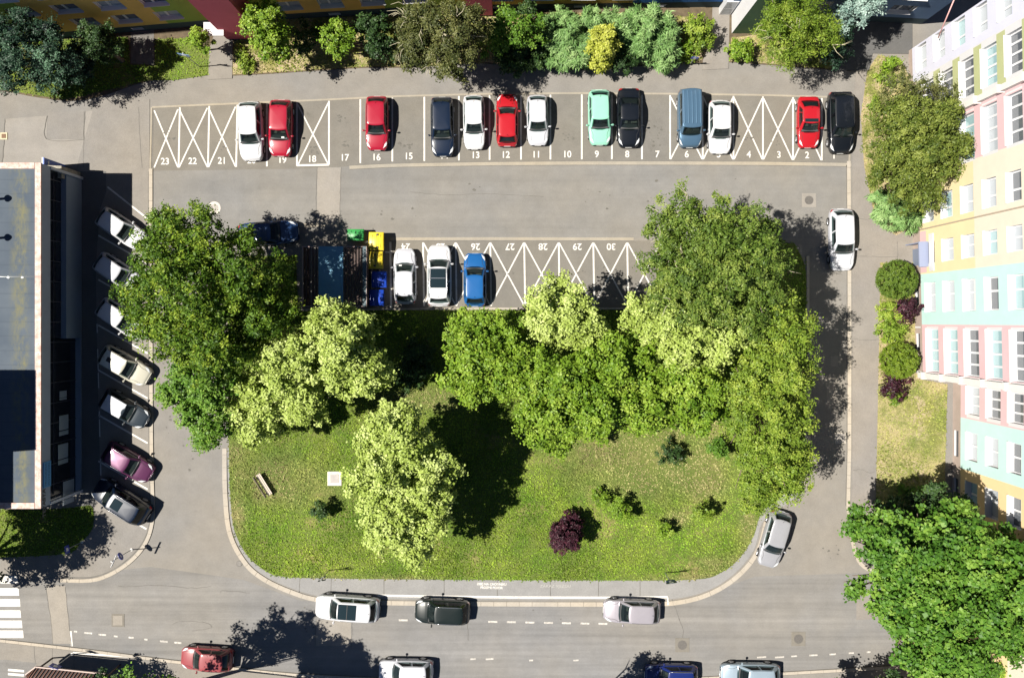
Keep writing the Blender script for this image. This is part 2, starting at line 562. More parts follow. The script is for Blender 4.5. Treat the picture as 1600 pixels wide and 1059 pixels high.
cracks = [[(533, 262), (532, 300), (531, 352)], [(496, 262), (494, 300), (495, 350)], [(217, 168), (219, 215), (222, 262)], [(133, 174), (131, 217), (130, 262)],
          [(74, 181), (73, 218), (131, 219)], [(8, 186), (6, 225), (3, 262)], [(72, 912), (74, 935), (79, 965), (83, 1008)], [(102, 916), (108, 975), (112, 1010)],
          [(185, 915), (200, 916), (240, 914), (300, 918), (330, 916)], [(345, 925), (350, 922), (390, 926)], [(494, 965), (493, 1008)], [(550, 972), (549, 1010)], [(730, 970), (732, 1000)],
          [(1060, 965), (1068, 985), (1064, 1000)], [(1050, 935), (1062, 968)], [(1333, 735), (1345, 733), (1358, 738), (1366, 737)], [(1336, 340), (1350, 343), (1372, 341)],
          [(1332, 529), (1350, 531), (1374, 530)], [(1270, 330), (1255, 360)], [(53, 1008), (56, 1035)], [(55, 1003), (54, 1030)], [(82, 1008), (82, 1045)], [(116, 1020), (116, 1050)],
          [(1337, 400), (1358, 401), (1402, 401)], [(1402, 378), (1402, 410)], [(1097, 108), (1120, 66)], [(1100, 65), (1140, 65)], [(1116, 66), (1116, 108)],
          [(270, 975), (285, 970), (320, 972), (330, 980), (300, 985)], [(640, 300), (700, 305), (760, 303), (850, 308)], [(250, 370), (280, 330), (330, 328)], [(1220, 720), (1235, 760), (1230, 800)]]
for i, c in enumerate(cracks):
    q = spline(c, 6)
    q = [(x + rnd.uniform(-.6, .6), y + rnd.uniform(-.6, .6)) for x, y in q]
    jt.ribbon(G(q), 0.032, 0.037 if (c[0][0] > 1331 or c[0][0] < 235 and c[0][1] < 400 or c[0][1] > 1003) else Z3 + 0.003)
struct(jt.build('road_crack', M_CRACK))

# ---------------------------------------------------------------- painted markings
BX = [240, 279, 325, 369, 417, 464, 514, 563, 613, 663, 717, 765, 814, 860, 909, 956, 1003, 1047, 1098, 1146, 1192, 1239, 1284, 1330]
mk = MB()
LW = 0.125
ZM = 0.009


def pline(x0, y0, x1, y1, wd=LW, z=ZM):
    mk.ribbon(G([(x0, y0), (x1, y1)]), wd, z)


for i, x in enumerate(BX[:-1]):
    if i == 0:
        continue
    tx = x + (0 if x < 700 else 0) + (2 if x < 400 else 0)
    pline(tx, TOPY(tx) + 2, x, BOTY(x) - 0.5)
for i in (0, 1, 2, 5, 17, 18, 19, 20, 21):       # bays crossed out with an X: 23, 22, 21, 18, 6, 5, 4, 3, 2
    a, c = BX[i], BX[i + 1]
    pline(a + 1, TOPY(a) + 5, c - 1, BOTY(c) - 1, 0.105, ZM + .001)
    pline(c - 1, TOPY(c) + 5, a + 1, BOTY(a) - 1, 0.105, ZM + .002)
pline(464, 258.6, 514, 257.6, 0.15, ZM + .003)
LX = [661, 712, 766, 819, 873, 927, 980, 1033]
for i, x in enumerate(LX):
    pline(x, 379, x + 1.5, 478)
for a, c in zip(LX[:-1], LX[1:]):
    pline(a + 1, 380, c, 477, 0.105, ZM + .001)
    pline(c - 1, 380, a + 1, 477, 0.105, ZM + .002)
pline(610, 378, 611, 481, 0.16)
pline(602, 394, 616, 394.5, 0.1, ZM + .001)
for y in (342, 412, 481, 552, 622, 692, 764, 826):   # slanted bays in front of the shop
    x1 = 231 if y < 800 else 229
    pline(154 if 380 < y < 800 else (168 if y < 400 else 212), y - (76 * .58 if 380 < y < 800 else (64 * .78 if y < 400 else 17 * .6)), x1, y, 0.13, 0.038)
for y0, y1 in ((545, 560), (563, 578), (582, 606), (642, 652), (655, 682), (716, 742), (506, 520)):
    pline(153 + (y0 - 545) * .025, y0, 153 + (y1 - 545) * .025, y1, 0.08, 0.038)
for i, (y, xr) in enumerate(((905, 28), (924, 30), (941, 32), (958.5, 33), (974.5, 35), (990, 37))):   # zebra crossing
    mk.sheet(G([(-60, y - 5.8), (xr - 1, y - 5.8), (xr, y + 6), (-60, y + 6)])[::-1], ZM)
pline(110.5, 985, 112.5, 1009, 0.14)
mk2 = MB()
for x, y, l in ((118, 986, 5), (138, 988.5, 12), (160, 991, 12), (181, 993.5, 6), (205, 995.5, 8), (228, 998.5, 5), (256, 1001.5, 12), (278, 1003.5, 11), (300, 1006, 5)):
    mk2.ribbon(G([(x - l / 2, y - l * .04), (x + l / 2, y + l * .04)]), 0.13, ZM)
for x in (630, 770, 799, 828, 857, 885, 914, 942):
    mk2.ribbon(G([(x - 7, 968.2 + (x - 630) * .018), (x + 7, 968.4 + (x - 630) * .018)]), 0.14, ZM)
for x, y, l in ((739, 1029, 8), (765, 1029, 12), (830, 1031, 6), (900, 1031, 8), (1190, 1026, 14), (1218, 1026, 14), (1241, 1024.5, 9), (1271, 1023, 13), (1301, 1021.5, 10), (1330, 1019.5, 8), (1357, 1018, 6), (1405, 1015.5, 13), (1428, 1013.5, 11)):
    mk2.ribbon(G([(x - l / 2, y + l * .03), (x + l / 2, y - l * .03)]), 0.12, ZM)
struct(mk2.build('lane_marking', M_PAINTW))
wl = MB()
wl.ribbon(G([(590, 929.5), (640, 930.5), (800, 932.5), (960, 933), (1043, 932)]), 0.17, 0.036)
wl.ribbon(G([(1043, 932), (1043.5, 944)]), 0.12, 0.066)
wl.ribbon(G([(114, 1019), (200, 1025), (285, 1034)]), 0.14, 0.036)
for y0 in (1045.5, 1052):
    wl.ribbon(G([(13, y0), (38, y0 + 2)]), 0.18, 0.04)
struct(wl.build('pavement_marking', M_PAINT))
struct(mk.build('parking_marking', M_PAINT))


def text_mesh(s, size, mb, pos, rz=0.0, sx=1.0, z=0.0, M=None, bold=0.0):
    cu = bpy.data.curves.new('t', 'FONT')
    cu.body = s
    cu.size = size
    cu.align_x = 'CENTER'
    cu.align_y = 'CENTER'
    cu.offset = bold
    o = bpy.data.objects.new('t', cu)
    COL.objects.link(o)
    dg = bpy.context.evaluated_depsgraph_get()
    me = bpy.data.meshes.new_from_object(o.evaluated_get(dg))
    T = M if M else Matrix.Translation((pos[0], pos[1], z)) @ Matrix.Rotation(rz, 4, 'Z') @ Matrix.Diagonal((sx, 1, 1, 1))
    mb.add([T @ v.co for v in me.vertices], [tuple(p.vertices) for p in me.polygons])
    bpy.data.objects.remove(o)
    bpy.data.curves.remove(cu)
    bpy.data.meshes.remove(me)


nb = MB()
NUMX = {23: 258, 22: 301, 21: 347, 20: 393, 19: 441, 18: 487.5, 17: 538.5, 16: 588, 15: 638.5, 14: 694, 13: 743, 12: 790, 11: 838, 10: 886, 9: 932.5, 8: 980, 7: 1027, 6: 1073, 5: 1123, 4: 1170, 3: 1217, 2: 1261, 1: 1303}
for n_, x in NUMX.items():
    y = BOTY(x) - (8 if x > 540 else 10)
    text_mesh(str(n_), 0.72, nb, P(x, y).xy, 0, 0.95, 0.013, bold=0.012)
for n_, x in ((24, 634), (25, 688), (26, 743), (27, 797), (28, 848.5), (29, 902), (30, 955)):
    text_mesh(str(n_), 0.72, nb, P(x, 385).xy, math.pi, 1.0, 0.013, bold=0.012)
struct(nb.build('bay_numbers', M_PAINT))
nb = MB()
text_mesh('DBEJ NA CHODNÍKU', 0.25, nb, P(768.5, 912).xy, R(-1), 0.98, 0.038, bold=0.008)
text_mesh('PROSÍME POZOR', 0.25, nb, P(768, 917.5).xy, R(-1), 0.92, 0.038, bold=0.008)
struct(nb.build('pavement_lettering', M_PAINT))
nb = MB()
text_mesh('ZÁKAZ VJEZDU', 0.3, nb, P(868, 915).xy, 0, 1.15, 0.038)
struct(nb.build('worn_pavement_lettering', paint_mat('worn_letter_paint', (0.36, 0.35, 0.32), 0.05)))


# ---------------------------------------------------------------- lawns
G_ISL = grass_mat('lawn_ground', (0.08, 0.12, 0.02), (0.13, 0.155, 0.035), (0.22, 0.19, 0.075), (0.28, 0.22, 0.14), 0.12, 0.08)
B_ISL = grass_mat('lawn_blades', (0.105, 0.205, 0.015), (0.20, 0.275, 0.03), (0.25, 0.25, 0.07), (0.3, 0.24, 0.15), 0.06, 0.14, True)
G_DRY = grass_mat('dry_lawn_ground', (0.11, 0.14, 0.035), (0.19, 0.19, 0.06), (0.33, 0.28, 0.14), (0.36, 0.29, 0.19), 0.25, 0.2)
B_DRY = grass_mat('dry_lawn_blades', (0.15, 0.20, 0.03), (0.23, 0.24, 0.055), (0.33, 0.30, 0.12), (0.3, 0.24, 0.15), 0.17, 0.2, True)
G_BED = grass_mat('bed_ground', (0.11, 0.13, 0.03), (0.17, 0.18, 0.045), (0.34, 0.28, 0.13), (0.38, 0.30, 0.19), 0.22, 0.25)

ISLAND = spline([(358, 704), (360, 770), (366, 826), (386, 866), (412, 889), (440, 900), (520, 903), (700, 905), (900, 906), (1080, 905), (1128, 893), (1158, 868), (1178, 835), (1190, 800), (1225, 772), (1250, 745), (1257, 700), (1258, 600), (1258, 500), (1258, 420), (1240, 380)], 5) + [(1040, 377), (1012, 484), (760, 484.5), (612, 485), (466, 486), (462, 400), (370, 400), (356, 480)]
DRY_LAWN = [(1372, 600), (1436, 592), (1480, 600), (1478, 660), (1476, 740), (1480, 800), (1520, 900), (1600, 960), (1600, 1040), (1440, 1025), (1380, 960), (1368, 800), (1370, 700)]
BED_E = [(1375, 410), (1430, 412), (1434, 560), (1436, 592), (1372, 602), (1374, 500)]
BED_NE = [(1355, 110), (1372, 86), (1408, 95), (1424, 130), (1427, 240), (1434, 350), (1400, 368), (1368, 345), (1350, 260), (1345, 180)]
W_LAWN = spline([(-60, 795), (60, 796), (120, 792), (143, 790), (147, 812), (142, 830), (126, 848), (112, 862), (60, 868), (-60, 872)], 4)


def inside(poly, x, y):
    c = np.zeros(len(x), bool)
    n = len(poly)
    for i in range(n):
        (x0, y0), (x1, y1) = poly[i], poly[(i + 1) % n]
        if y0 == y1:
            continue
        h = ((y0 > y) != (y1 > y)) & (x < (x1 - x0) * (y - y0) / (y1 - y0) + x0)
        c ^= h
    return c


def np_mesh(name, V, nper, mat, tint=None):
    """V: (faces, nper, 3)"""
    F = V.shape[0]
    me = bpy.data.meshes.new(name)
    me.vertices.add(F * nper)
    me.vertices.foreach_set('co', V.astype(np.float32).ravel())
    me.loops.add(F * nper)
    me.loops.foreach_set('vertex_index', np.arange(F * nper, dtype=np.int32))
    me.polygons.add(F)
    me.polygons.foreach_set('loop_start', np.arange(0, F * nper, nper, dtype=np.int32))
    me.polygons.foreach_set('loop_total', np.full(F, nper, np.int32))
    if tint is not None:
        a = me.attributes.new('tint', 'FLOAT', 'FACE')
        a.data.foreach_set('value', tint.astype(np.float32))
    me.materials.append(mat)
    me.update()
    return me


WORN = [(905, 690, 34, 10, .6), (940, 705, 30, 10, .8), (985, 690, 22, 16, .9), (1010, 680, 24, 18, .9), (1060, 672, 30, 12, .9), (1110, 662, 26, 18, 1.2), (1030, 745, 60, 30, .55), (1100, 750, 40, 30, .6),
        (1170, 830, 14, 50, .9), (1130, 880, 40, 14, .7), (430, 740, 26, 18, 1.0), (412, 757, 16, 26, .9), (372, 780, 12, 60, .7), (640, 625, 50, 18, .8), (690, 625, 30, 14, .9), (365, 705, 20, 14, .8),
        (500, 903, 40, 5, .8), (620, 903, 60, 5, .6), (1080, 903, 60, 6, .8), (1060, 810, 20, 12, .7), (960, 715, 90, 34, .55), (1090, 720, 60, 40, .5), (455, 745, 60, 40, .35), (960, 760, 50, 16, .4), (480, 770, 60, 20, .35)]


def grass(polypx, z, per_m2, mat, seed, size=0.11, worn=0.0):
    rg = np.random.default_rng(seed)
    poly = G(polypx)
    xs = [p[0] for p in poly]
    ys = [p[1] for p in poly]
    area = (max(xs) - min(xs)) * (max(ys) - min(ys))
    n = int(area * per_m2)
    x = rg.uniform(min(xs), max(xs), n)
    y = rg.uniform(min(ys), max(ys), n)
    k = inside(poly, x, y)
    x, y = x[k], y[k]
    dry = np.full(len(x), worn)
    for px, py, sx, sy, a_ in WORN:
        q = P(px, py)
        dry = dry + 1.5 * a_ * np.exp(-(((x - q.x) / (sx / PPM)) ** 2 + ((y - q.y) / (sy / PPM)) ** 2))
    wob = .5 + .25 * (np.sin(x * 1.3 + 2 * np.sin(y * .9)) + np.sin(y * 1.7 + 2.3 * np.sin(x * 1.1)))
    lush = .5 + .25 * (np.sin(x * .55 + 1.7 * np.sin(y * .8 + 1)) + np.sin(y * .9 + 1.9 * np.sin(x * .6)))
    dry = np.clip(dry * (.5 + wob) + rg.normal(0, .07, len(x)), 0, 1)
    k = rg.uniform(0, 1, len(x)) > dry * .45
    x, y, dry, lush = x[k], y[k], dry[k], lush[k]
    n = len(x)
    x = x + rg.normal(0, .06, n)
    y = y + rg.normal(0, .06, n)
    a = rg.uniform(0, 2 * np.pi, n)
    s = size * rg.uniform(0.6, 1.5, n) * (.8 + .4 * lush)
    lean = rg.uniform(0.2, 1.0, n) * s
    hgt = s * rg.uniform(0.4, 0.9, n)
    V = np.zeros((n, 3, 3))
    dx, dy = np.cos(a), np.sin(a)
    wd = s * 0.42
    V[:, 0] = np.stack([x - dy * wd, y + dx * wd, np.full(n, z)], 1)
    V[:, 1] = np.stack([x + dy * wd, y - dx * wd, np.full(n, z)], 1)
    V[:, 2] = np.stack([x + dx * lean, y + dy * lean, z + hgt], 1)
    me = np_mesh('grass', V, 3, mat, np.clip(.45 - .3 * (lush - .5) + rg.normal(0, .22, n), 0, 1))
    at = me.attributes.new('dry', 'FLOAT', 'FACE')
    at.data.foreach_set('value', dry.astype(np.float32))
    o = link('grass', me)
    o['kind'] = 'stuff'
    return o


poly_struct('lawn', ISLAND, 0.05, G_ISL, 0)
grass(ISLAND, 0.05, 190, B_ISL, 1)
poly_struct('lawn', DRY_LAWN, 0.05, G_DRY, 0)
grass(DRY_LAWN, 0.05, 130, B_DRY, 2, worn=.22)
poly_struct('planting_bed', BED_E, 0.05, G_BED, 0)
poly_struct('planting_bed', BED_NE, 0.05, G_BED, 0)
grass(BED_NE, 0.05, 90, B_DRY, 3, worn=.3)
grass(BED_E, 0.05, 90, B_DRY, 4, worn=.1)
poly_struct('lawn', W_LAWN, 0.055, G_ISL, 0)
grass(W_LAWN, 0.055, 160, B_ISL, 5)
N1 = [(244, 62), (300, 60), (328, 80), (326, 118), (270, 126), (232, 126), (130, 150), (100, 156), (0, 140), (0, 60), (100, 62), (200, 58), (204, 102), (242, 103)]
N2 = [(366, 66), (440, 30), (620, 25), (740, 22), (1000, 20), (1100, 30), (1096, 95), (1055, 95), (1010, 101), (900, 108), (760, 98), (640, 104), (560, 105), (420, 114), (364, 117)]
N3 = [(1142, 60), (1300, 40), (1300, 108), (1200, 100), (1142, 96)]
for i, n_ in enumerate((N1, N2, N3)):
    poly_struct('lawn', n_, 0.06, (G_ISL, G_BED, G_BED)[i], 0)
    grass(n_, 0.06, 120, (B_ISL, B_DRY, B_DRY)[i], 6 + i)

# ---------------------------------------------------------------- buildings
GLASS = plain('window_glass', (0.10, 0.11, 0.125), 0.08, spec=0.8)
GLASS2 = plain('window_glass_curtained', (0.36, 0.39, 0.42), 0.15, spec=0.7)
GLASS3 = plain('window_glass_teal', (0.27, 0.40, 0.42), 0.1, spec=0.8)
M_FRAME = plain('white_frame', (0.60, 0.60, 0.61), 0.4)
M_SILL = plain('white_sill', (0.60, 0.60, 0.60), 0.5)


def render_mat(name, col, var=0.05):
    return plain(name, col, 0.9, spec=0.2, var=var, vscale=0.8)


def facade(name, mats, O, u, L, z0, z1, wins, zones, root, reveal=0):
    """wall from point O along u (2-D unit), windows (u0,u1,z0,z1,depth) as real recesses; zones (u0,u1,z0,z1,mat)"""
    u = Vector((u[0], u[1], 0)).normalized()
    n = Vector((u.y, -u.x, 0))            # outward: to the right of u
    O = Vector((O[0], O[1], 0)) - root.location
    us = sorted({0.0, L} | {min(max(x, 0), L) for q in wins for x in q[:2]} | {min(max(x, 0), L) for q in zones for x in q[:2]})
    zs = sorted({z0, z1} | {min(max(x, z0), z1) for q in wins for x in q[2:4]} | {min(max(x, z0), z1) for q in zones for x in q[2:4]})
    b = MB()
    pt = lambda a, z, d=0.0: O + u * a - n * d + Vector((0, 0, z))
    for a, c in zip(us[:-1], us[1:]):
        if c - a < 1e-5:
            continue
        for e, f in zip(zs[:-1], zs[1:]):
            if f - e < 1e-5:
                continue
            mu, mz = (a + c) / 2, (e + f) / 2
            if any(q[0] < mu < q[1] and q[2] < mz < q[3] for q in wins):
                continue
            mi = 0
            for q in zones:
                if q[0] < mu < q[1] and q[2] < mz < q[3]:
                    mi = q[4]
            b.add([pt(a, e), pt(c, e), pt(c, f), pt(a, f)], [(0, 1, 2, 3)], mi)
    for q in wins:
        a, c, e, f, d = q[:5]
        if a >= L or c <= 0:
            continue
        mi = reveal
        for A, B in (((a, e), (c, e)), ((c, e), (c, f)), ((c, f), (a, f)), ((a, f), (a, e))):
            b.add([pt(*A), pt(*B), pt(*B, d), pt(*A, d)], [(3, 2, 1, 0)], mi)
    # roof slab edge behind
    wall = b.build(name, mats, root)
    return wall, O, u, n


WCACHE = {}


def window(parent, O, u, n, q, panes=2, glass=GLASS, blind=None, split=None):
    a, c, e, f, d = q[:5]
    wd, hg = c - a, f - e
    key = (round(wd, 2), round(hg, 2), round(d, 2), panes, split)
    if key not in WCACHE:
        fb = MB()
        t = 0.09
        for x in (t / 2, wd - t / 2):
            fb.box((x, d - 0.03, hg / 2), (t, 0.07, hg))
        for z in (t / 2, hg - t / 2):
            fb.box((wd / 2, d - 0.03, z), (wd - 2 * t, 0.068, t))
        for k in range(1, panes):
            x = wd * (k / panes if not split else split)
            fb.box((x, d - 0.032, hg / 2), (0.14, 0.078, hg - 2 * t))
        pb = MB()
        pb.add([(t, d - 0.012, t), (wd - t, d - 0.012, t), (wd - t, d - 0.012, hg - t), (t, d - 0.012, hg - t)], [(0, 1, 2, 3)])
        sb = MB()
        sb.box((wd / 2, d / 2 - 0.07, 0.02), (wd + 0.06, d + 0.10, 0.04))
        WCACHE[key] = (fb.mesh('window', M_FRAME), pb.mesh('pane', glass), sb.mesh('sill', M_SILL))
    fm, pm, sm = WCACHE[key]
    o = link('window', fm, parent)
    p = O + u * a + Vector((0, 0, e))
    o.matrix_local = Matrix(((u.x, -n.x, 0, p.x), (u.y, -n.y, 0, p.y), (0, 0, 1, p.z), (0, 0, 0, 1)))
    po = link('pane', pm, o)
    if pm.materials[0] != glass:
        po.material_slots[0].link = 'OBJECT'
        po.material_slots[0].material = glass
    link('sill', sm, o)
    if blind:
        bb = MB()
        bb.add([(0.1, d - 0.018, hg * blind), (wd - 0.1, d - 0.018, hg * blind), (wd - 0.1, d - 0.018, hg - 0.1), (0.1, d - 0.018, hg - 0.1)], [(0, 1, 2, 3)])
        bb.build('blind', M_BLIND, o)
    return o


M_BLIND = plain('blind_fabric', (0.62, 0.6, 0.56), 0.8)
PINK = render_mat('render_pink', (0.61, 0.41, 0.42))
AQUA = render_mat('render_aqua', (0.45, 0.64, 0.60))
YELLOW = render_mat('render_yellow', (0.67, 0.56, 0.34))
CREAM = render_mat('render_cream', (0.66, 0.58, 0.47))
ORANGE = render_mat('render_apricot', (0.70, 0.52, 0.29))
LAV = render_mat('render_lavender', (0.56, 0.56, 0.65))
OLIVE = render_mat('render_olive', (0.40, 0.42, 0.22))
WHITE_R = render_mat('render_white', (0.58, 0.57, 0.57))
PLINTH = render_mat('plinth_pinkish', (0.36, 0.29, 0.25), 0.15)
ROOF_M = plain('roof_felt', (0.16, 0.16, 0.17), 0.9, var=0.2, vscale=0.6)
M_DARKFR = plain('dark_frame', (0.05, 0.05, 0.055), 0.5)

EB = empty('apartment_building', (34, 0, 0))
tag(EB, 'pastel apartment block on the right with aqua, pink, yellow and lavender storeys', 'building')
EMATS = [AQUA, PINK, YELLOW, CREAM, ORANGE, LAV, OLIVE, WHITE_R, PLINTH]
EH = 16.6
FL = [1.85 + 2.7 * k for k in range(5)]
# u runs north to south, so that the outward side faces west
XN, YN = P(1419.5, 80).xy
XS, YS = P(1431, 583).xy
uE = Vector((XS - XN, YS - YN))
LE = uE.length
uE.normalize()
yu = lambda y: (YN - y)                # metres along the facade from its north end
wins = []
winfo = []


def addw(y0, y1, zs, h=1.5, d=0.34, panes=2, split=None, glasses=(GLASS,)):
    for i, z in enumerate(zs):
        q = (yu(y0), yu(y1), z, z + h, d)
        wins.append(q)
        winfo.append((q, panes, split, glasses[i % len(glasses)]))


addw(21.0, 19.1, [1.3 + 2.7 * k for k in range(5)], split=0.62, glasses=(GLASS2, GLASS2, GLASS3, GLASS2))
addw(18.0, 15.4, [2.0 + 2.7 * k for k in range(5)], h=1.75, panes=4, glasses=(GLASS, GLASS, GLASS, GLASS3))
addw(14.2, 11.1, [1.9 + 2.7 * k for k in range(5)], h=1.75, panes=4, glasses=(GLASS, GLASS3, GLASS3, GLASS2))
addw(9.4, 7.5, FL, split=0.6, glasses=(GLASS2, GLASS3, GLASS2, GLASS2, GLASS))
addw(6.0, 4.4, FL, split=0.45, glasses=(GLASS2, GLASS2, GLASS2, GLASS3))
addw(2.95, 0.75, FL, split=0.42, glasses=(GLASS2, GLASS2, GLASS2, GLASS, GLASS3))
addw(-0.5, -3.75, FL, h=1.75, panes=4, glasses=(GLASS3, GLASS3, GLASS, GLASS3, GLASS))
zones = [(0, LE, 0, 1.15, 8), (yu(-0.2), yu(-4.2), 1.15, EH, 1), (yu(3.65), yu(-0.2), 1.15, EH, 0),
         (yu(11.0), yu(3.65), 1.15, 8.8, 2), (yu(11.0), yu(3.65), 8.8, EH, 3), (yu(6.9), yu(3.75), 1.15, 2.1, 1), (yu(14.75), yu(11.0), 1.15, EH, 1), (yu(14.75), yu(11.0), 0.9, 3.2, 3),
         (yu(18.5), yu(14.75), 1.15, EH, 7), (0, yu(18.5), 0.6, EH, 5), (0, yu(22.6), 0.6, EH, 1)]
for k in range(-1, 5):
    zones.append((yu(18.4), yu(14.9), 2.0 + 2.7 * k + 1.75, 2.0 + 2.7 * (k + 1), 6))
    for ya, yb in ((-0.35, -4.0), (14.4, 10.9)):
        zones.append((yu(ya), yu(ya) + 0.12, 1.9 + 2.7 * k, 1.9 + 2.7 * k + 1.75, 7))
        zones.append((yu(yb) - 0.2, yu(yb), 1.9 + 2.7 * k, 1.9 + 2.7 * k + 1.75, 7))
bwins = [(yu(y), yu(y) + 1.3, 0.25, 0.8, 0.15) for y in (8.7, 2.6, -0.9, 12.5)]
wl_, Oe, ue, ne = facade('wall', EMATS, (XN, YN), uE, LE, 0, EH, wins + bwins, zones, EB, 7)
for q, pn, sp, gl in winfo:
    window(EB, Oe, ue, ne, q, pn, gl, blind=(rnd.choice((None, None, 0.5, 0.7)) if pn == 2 else None), split=sp)
for q in bwins:
    bb = MB()
    p = Oe + ue * q[0] + Vector((0, 0, q[2]))
    bb.add([Oe + ue * a - ne * 0.14 + Vector((0, 0, z)) for a, z in ((q[0], q[2]), (q[1], q[2]), (q[1], q[3]), (q[0], q[3]))], [(0, 1, 2, 3)])
    bb.build('cellar_window', M_DARKFR, EB)
# south part, set back
XN2, YN2 = P(1489, 583).xy
XS2, YS2 = P(1487, 1100).xy
uE2 = Vector((XS2 - XN2, YS2 - YN2))
LE2 = uE2.length
uE2.normalize()
y2 = lambda y: YN2 - y
wins2, winfo2 = [], []
for y0, y1, zs, h, pn, sp, gl in ((-4.85, -6.95, [2.0 + 2.7 * k for k in range(5)], 1.75, 3, None, (GLASS2, GLASS, GLASS)),
                                  (-8.3, -10.4, [2.0 + 2.7 * k for k in range(5)], 1.5, 2, 0.48, (GLASS2, GLASS2, GLASS, GLASS3)),
                                  (-12.0, -14.1, [2.0 + 2.7 * k for k in range(5)], 1.5, 2, 0.45, (GLASS3, GLASS2, GLASS, GLASS2)),
                                  (-16.2, -18.3, [2.0 + 2.7 * k for k in range(5)], 1.5, 2, 0.45, (GLASS2, GLASS2)),
                                  (-20.0, -22.1, [2.0 + 2.7 * k for k in range(5)], 1.5, 2, 0.45, (GLASS, GLASS2))):
    for i, z in enumerate(zs):
        q = (y2(y0), y2(y1), z, z + h, 0.36)
        wins2.append(q)
        winfo2.append((q, pn, sp, gl[i % len(gl)]))
bw2 = [(y2(y), y2(y) + 2.0, 0.25, 0.85, 0.15) for y in (-8.4, -12.1, -16.4)]
zones2 = [(0, LE2, 0, 1.15, 8), (0, y2(-7.3), 1.15, EH, 1), (y2(-7.3), y2(-11.2), 1.15, EH, 0), (y2(-11.2), LE2, 1.15, EH, 4), (y2(-15.0), LE2, 7.4, EH, 3)]
for k in range(5):
    zones2.append((y2(-4.6), y2(-4.85), 2.0 + 2.7 * k, 3.75 + 2.7 * k, 7))
    zones2.append((y2(-6.95), y2(-7.2), 2.0 + 2.7 * k, 3.75 + 2.7 * k, 7))
_, Oe2, ue2, ne2 = facade('wall', EMATS, (XN2, YN2), uE2, LE2, 0, EH, wins2 + bw2, zones2, EB, 7)
for q, pn, sp, gl in winfo2:
    window(EB, Oe2, ue2, ne2, q, pn, gl, blind=(rnd.choice((None, None, 0.6)) if pn == 2 else None), split=sp)
for q in bw2:
    bb = MB()
    bb.add([Oe2 + ue2 * a - ne2 * 0.14 + Vector((0, 0, z)) for a, z in ((q[0], q[2]), (q[1], q[2]), (q[1], q[3]), (q[0], q[3]))], [(0, 1, 2, 3)])
    bb.build('cellar_window', M_DARKFR, EB)
# return wall, end wall, roof, fins, ledges, down pipe
rl = EB.location
bb = MB()
A, B_ = Vector((XS, YS, 0)) - rl, Vector((XN2, YN2, 0)) - rl
bb.add([A, B_, B_ + Vector((0, 0, EH)), A + Vector((0, 0, EH))], [(0, 1, 2, 3)], 1)
A2 = Vector((XN, YN, 0)) - rl
bb.add([A2 + Vector((14, 0, 0)), A2, A2 + Vector((0, 0, EH)), A2 + Vector((14, 0, EH))], [(0, 1, 2, 3)], 5)
bb.build('wall', EMATS, EB)
bb = MB()
bb.prism([(XN - .25, YN + .2), (XN + 14, YN + .2), (XN + 14, -32), (XS2 - .25, -32), (XN2 - .25, YS - .1), (XS - .25, YS - .1)], EH, EH + 0.35)
bb.build('roof', ROOF_M, EB, -rl)
for yy, wd, pr in ((-4.08, 0.42, 0.30), (14.75, 0.40, 0.34)):
    bb = MB()
    c = Oe + ue * yu(yy) + ne * (pr / 2 + .002) + Vector((0, 0, (EH + 0.9) / 2))
    ang = math.atan2(ue.y, ue.x)
    bb.box(c, (wd, pr, EH - 0.9), ang)
    for k in range(6):
        cc = Oe + ue * yu(yy) + ne * (pr / 2 + .06) + Vector((0, 0, 1.7 + 2.7 * k))
        bb.box(cc, (wd + .12, pr + 0.12, 0.22), ang)
    bb.build('fin', plain('fin_render', (0.66, 0.62, 0.58), 0.8, var=0.08), EB)
bb = MB()
q = Oe + ue * yu(7.05) + ne * 0.06
bb.cyl(q + Vector((0, 0, 0.1)), q + Vector((0, 0, EH)), 0.05, n=8)
bb.build('down_pipe', plain('pipe_tan', (0.42, 0.34, 0.26), 0.6), EB)
bb = MB()
q1 = Oe + ue * yu(20.6) + ne * 0.03 + Vector((0, 0, 4.6))
q2 = Oe + ue * yu(22.9) + ne * 0.03 + Vector((0, 0, 7.4))
bb.tube([q1, q2], [0.05, 0.05], 6)
bb.build('cable_duct', plain('pink_duct', (0.6, 0.33, 0.32), 0.7), EB)
# entrance canopy and door under the yellow storeys
bb = MB()
ang = math.atan2(ue.y, ue.x)
bb.box(Oe + ue * yu(5.1) + ne * 0.35 + Vector((0, 0, 2.35)), (1.9, 0.7, 0.16), ang)
bb.box(Oe + ue * (yu(5.1) - 0.9) + ne * 0.30 + Vector((0, 0, 1.13)), (0.08, 0.6, 2.26), ang)
bb.build('entrance_canopy', plain('canopy_blue', (0.22, 0.25, 0.36), 0.5), EB)
bb = MB()
bb.box(Oe + ue * yu(5.0) + ne * 0.03 + Vector((0, 0, 1.1)), (1.3, 0.06, 2.1), ang)
bb.build('door', plain('door_bluegrey', (0.16, 0.19, 0.26), 0.4), EB)
bb = MB()
bb.box(Oe + ue * yu(5.2) + ne * 0.04 + Vector((0, 0, 2.95)), (2.8, 0.08, 0.6), ang)
bb.build('fanlight', M_FRAME, EB)

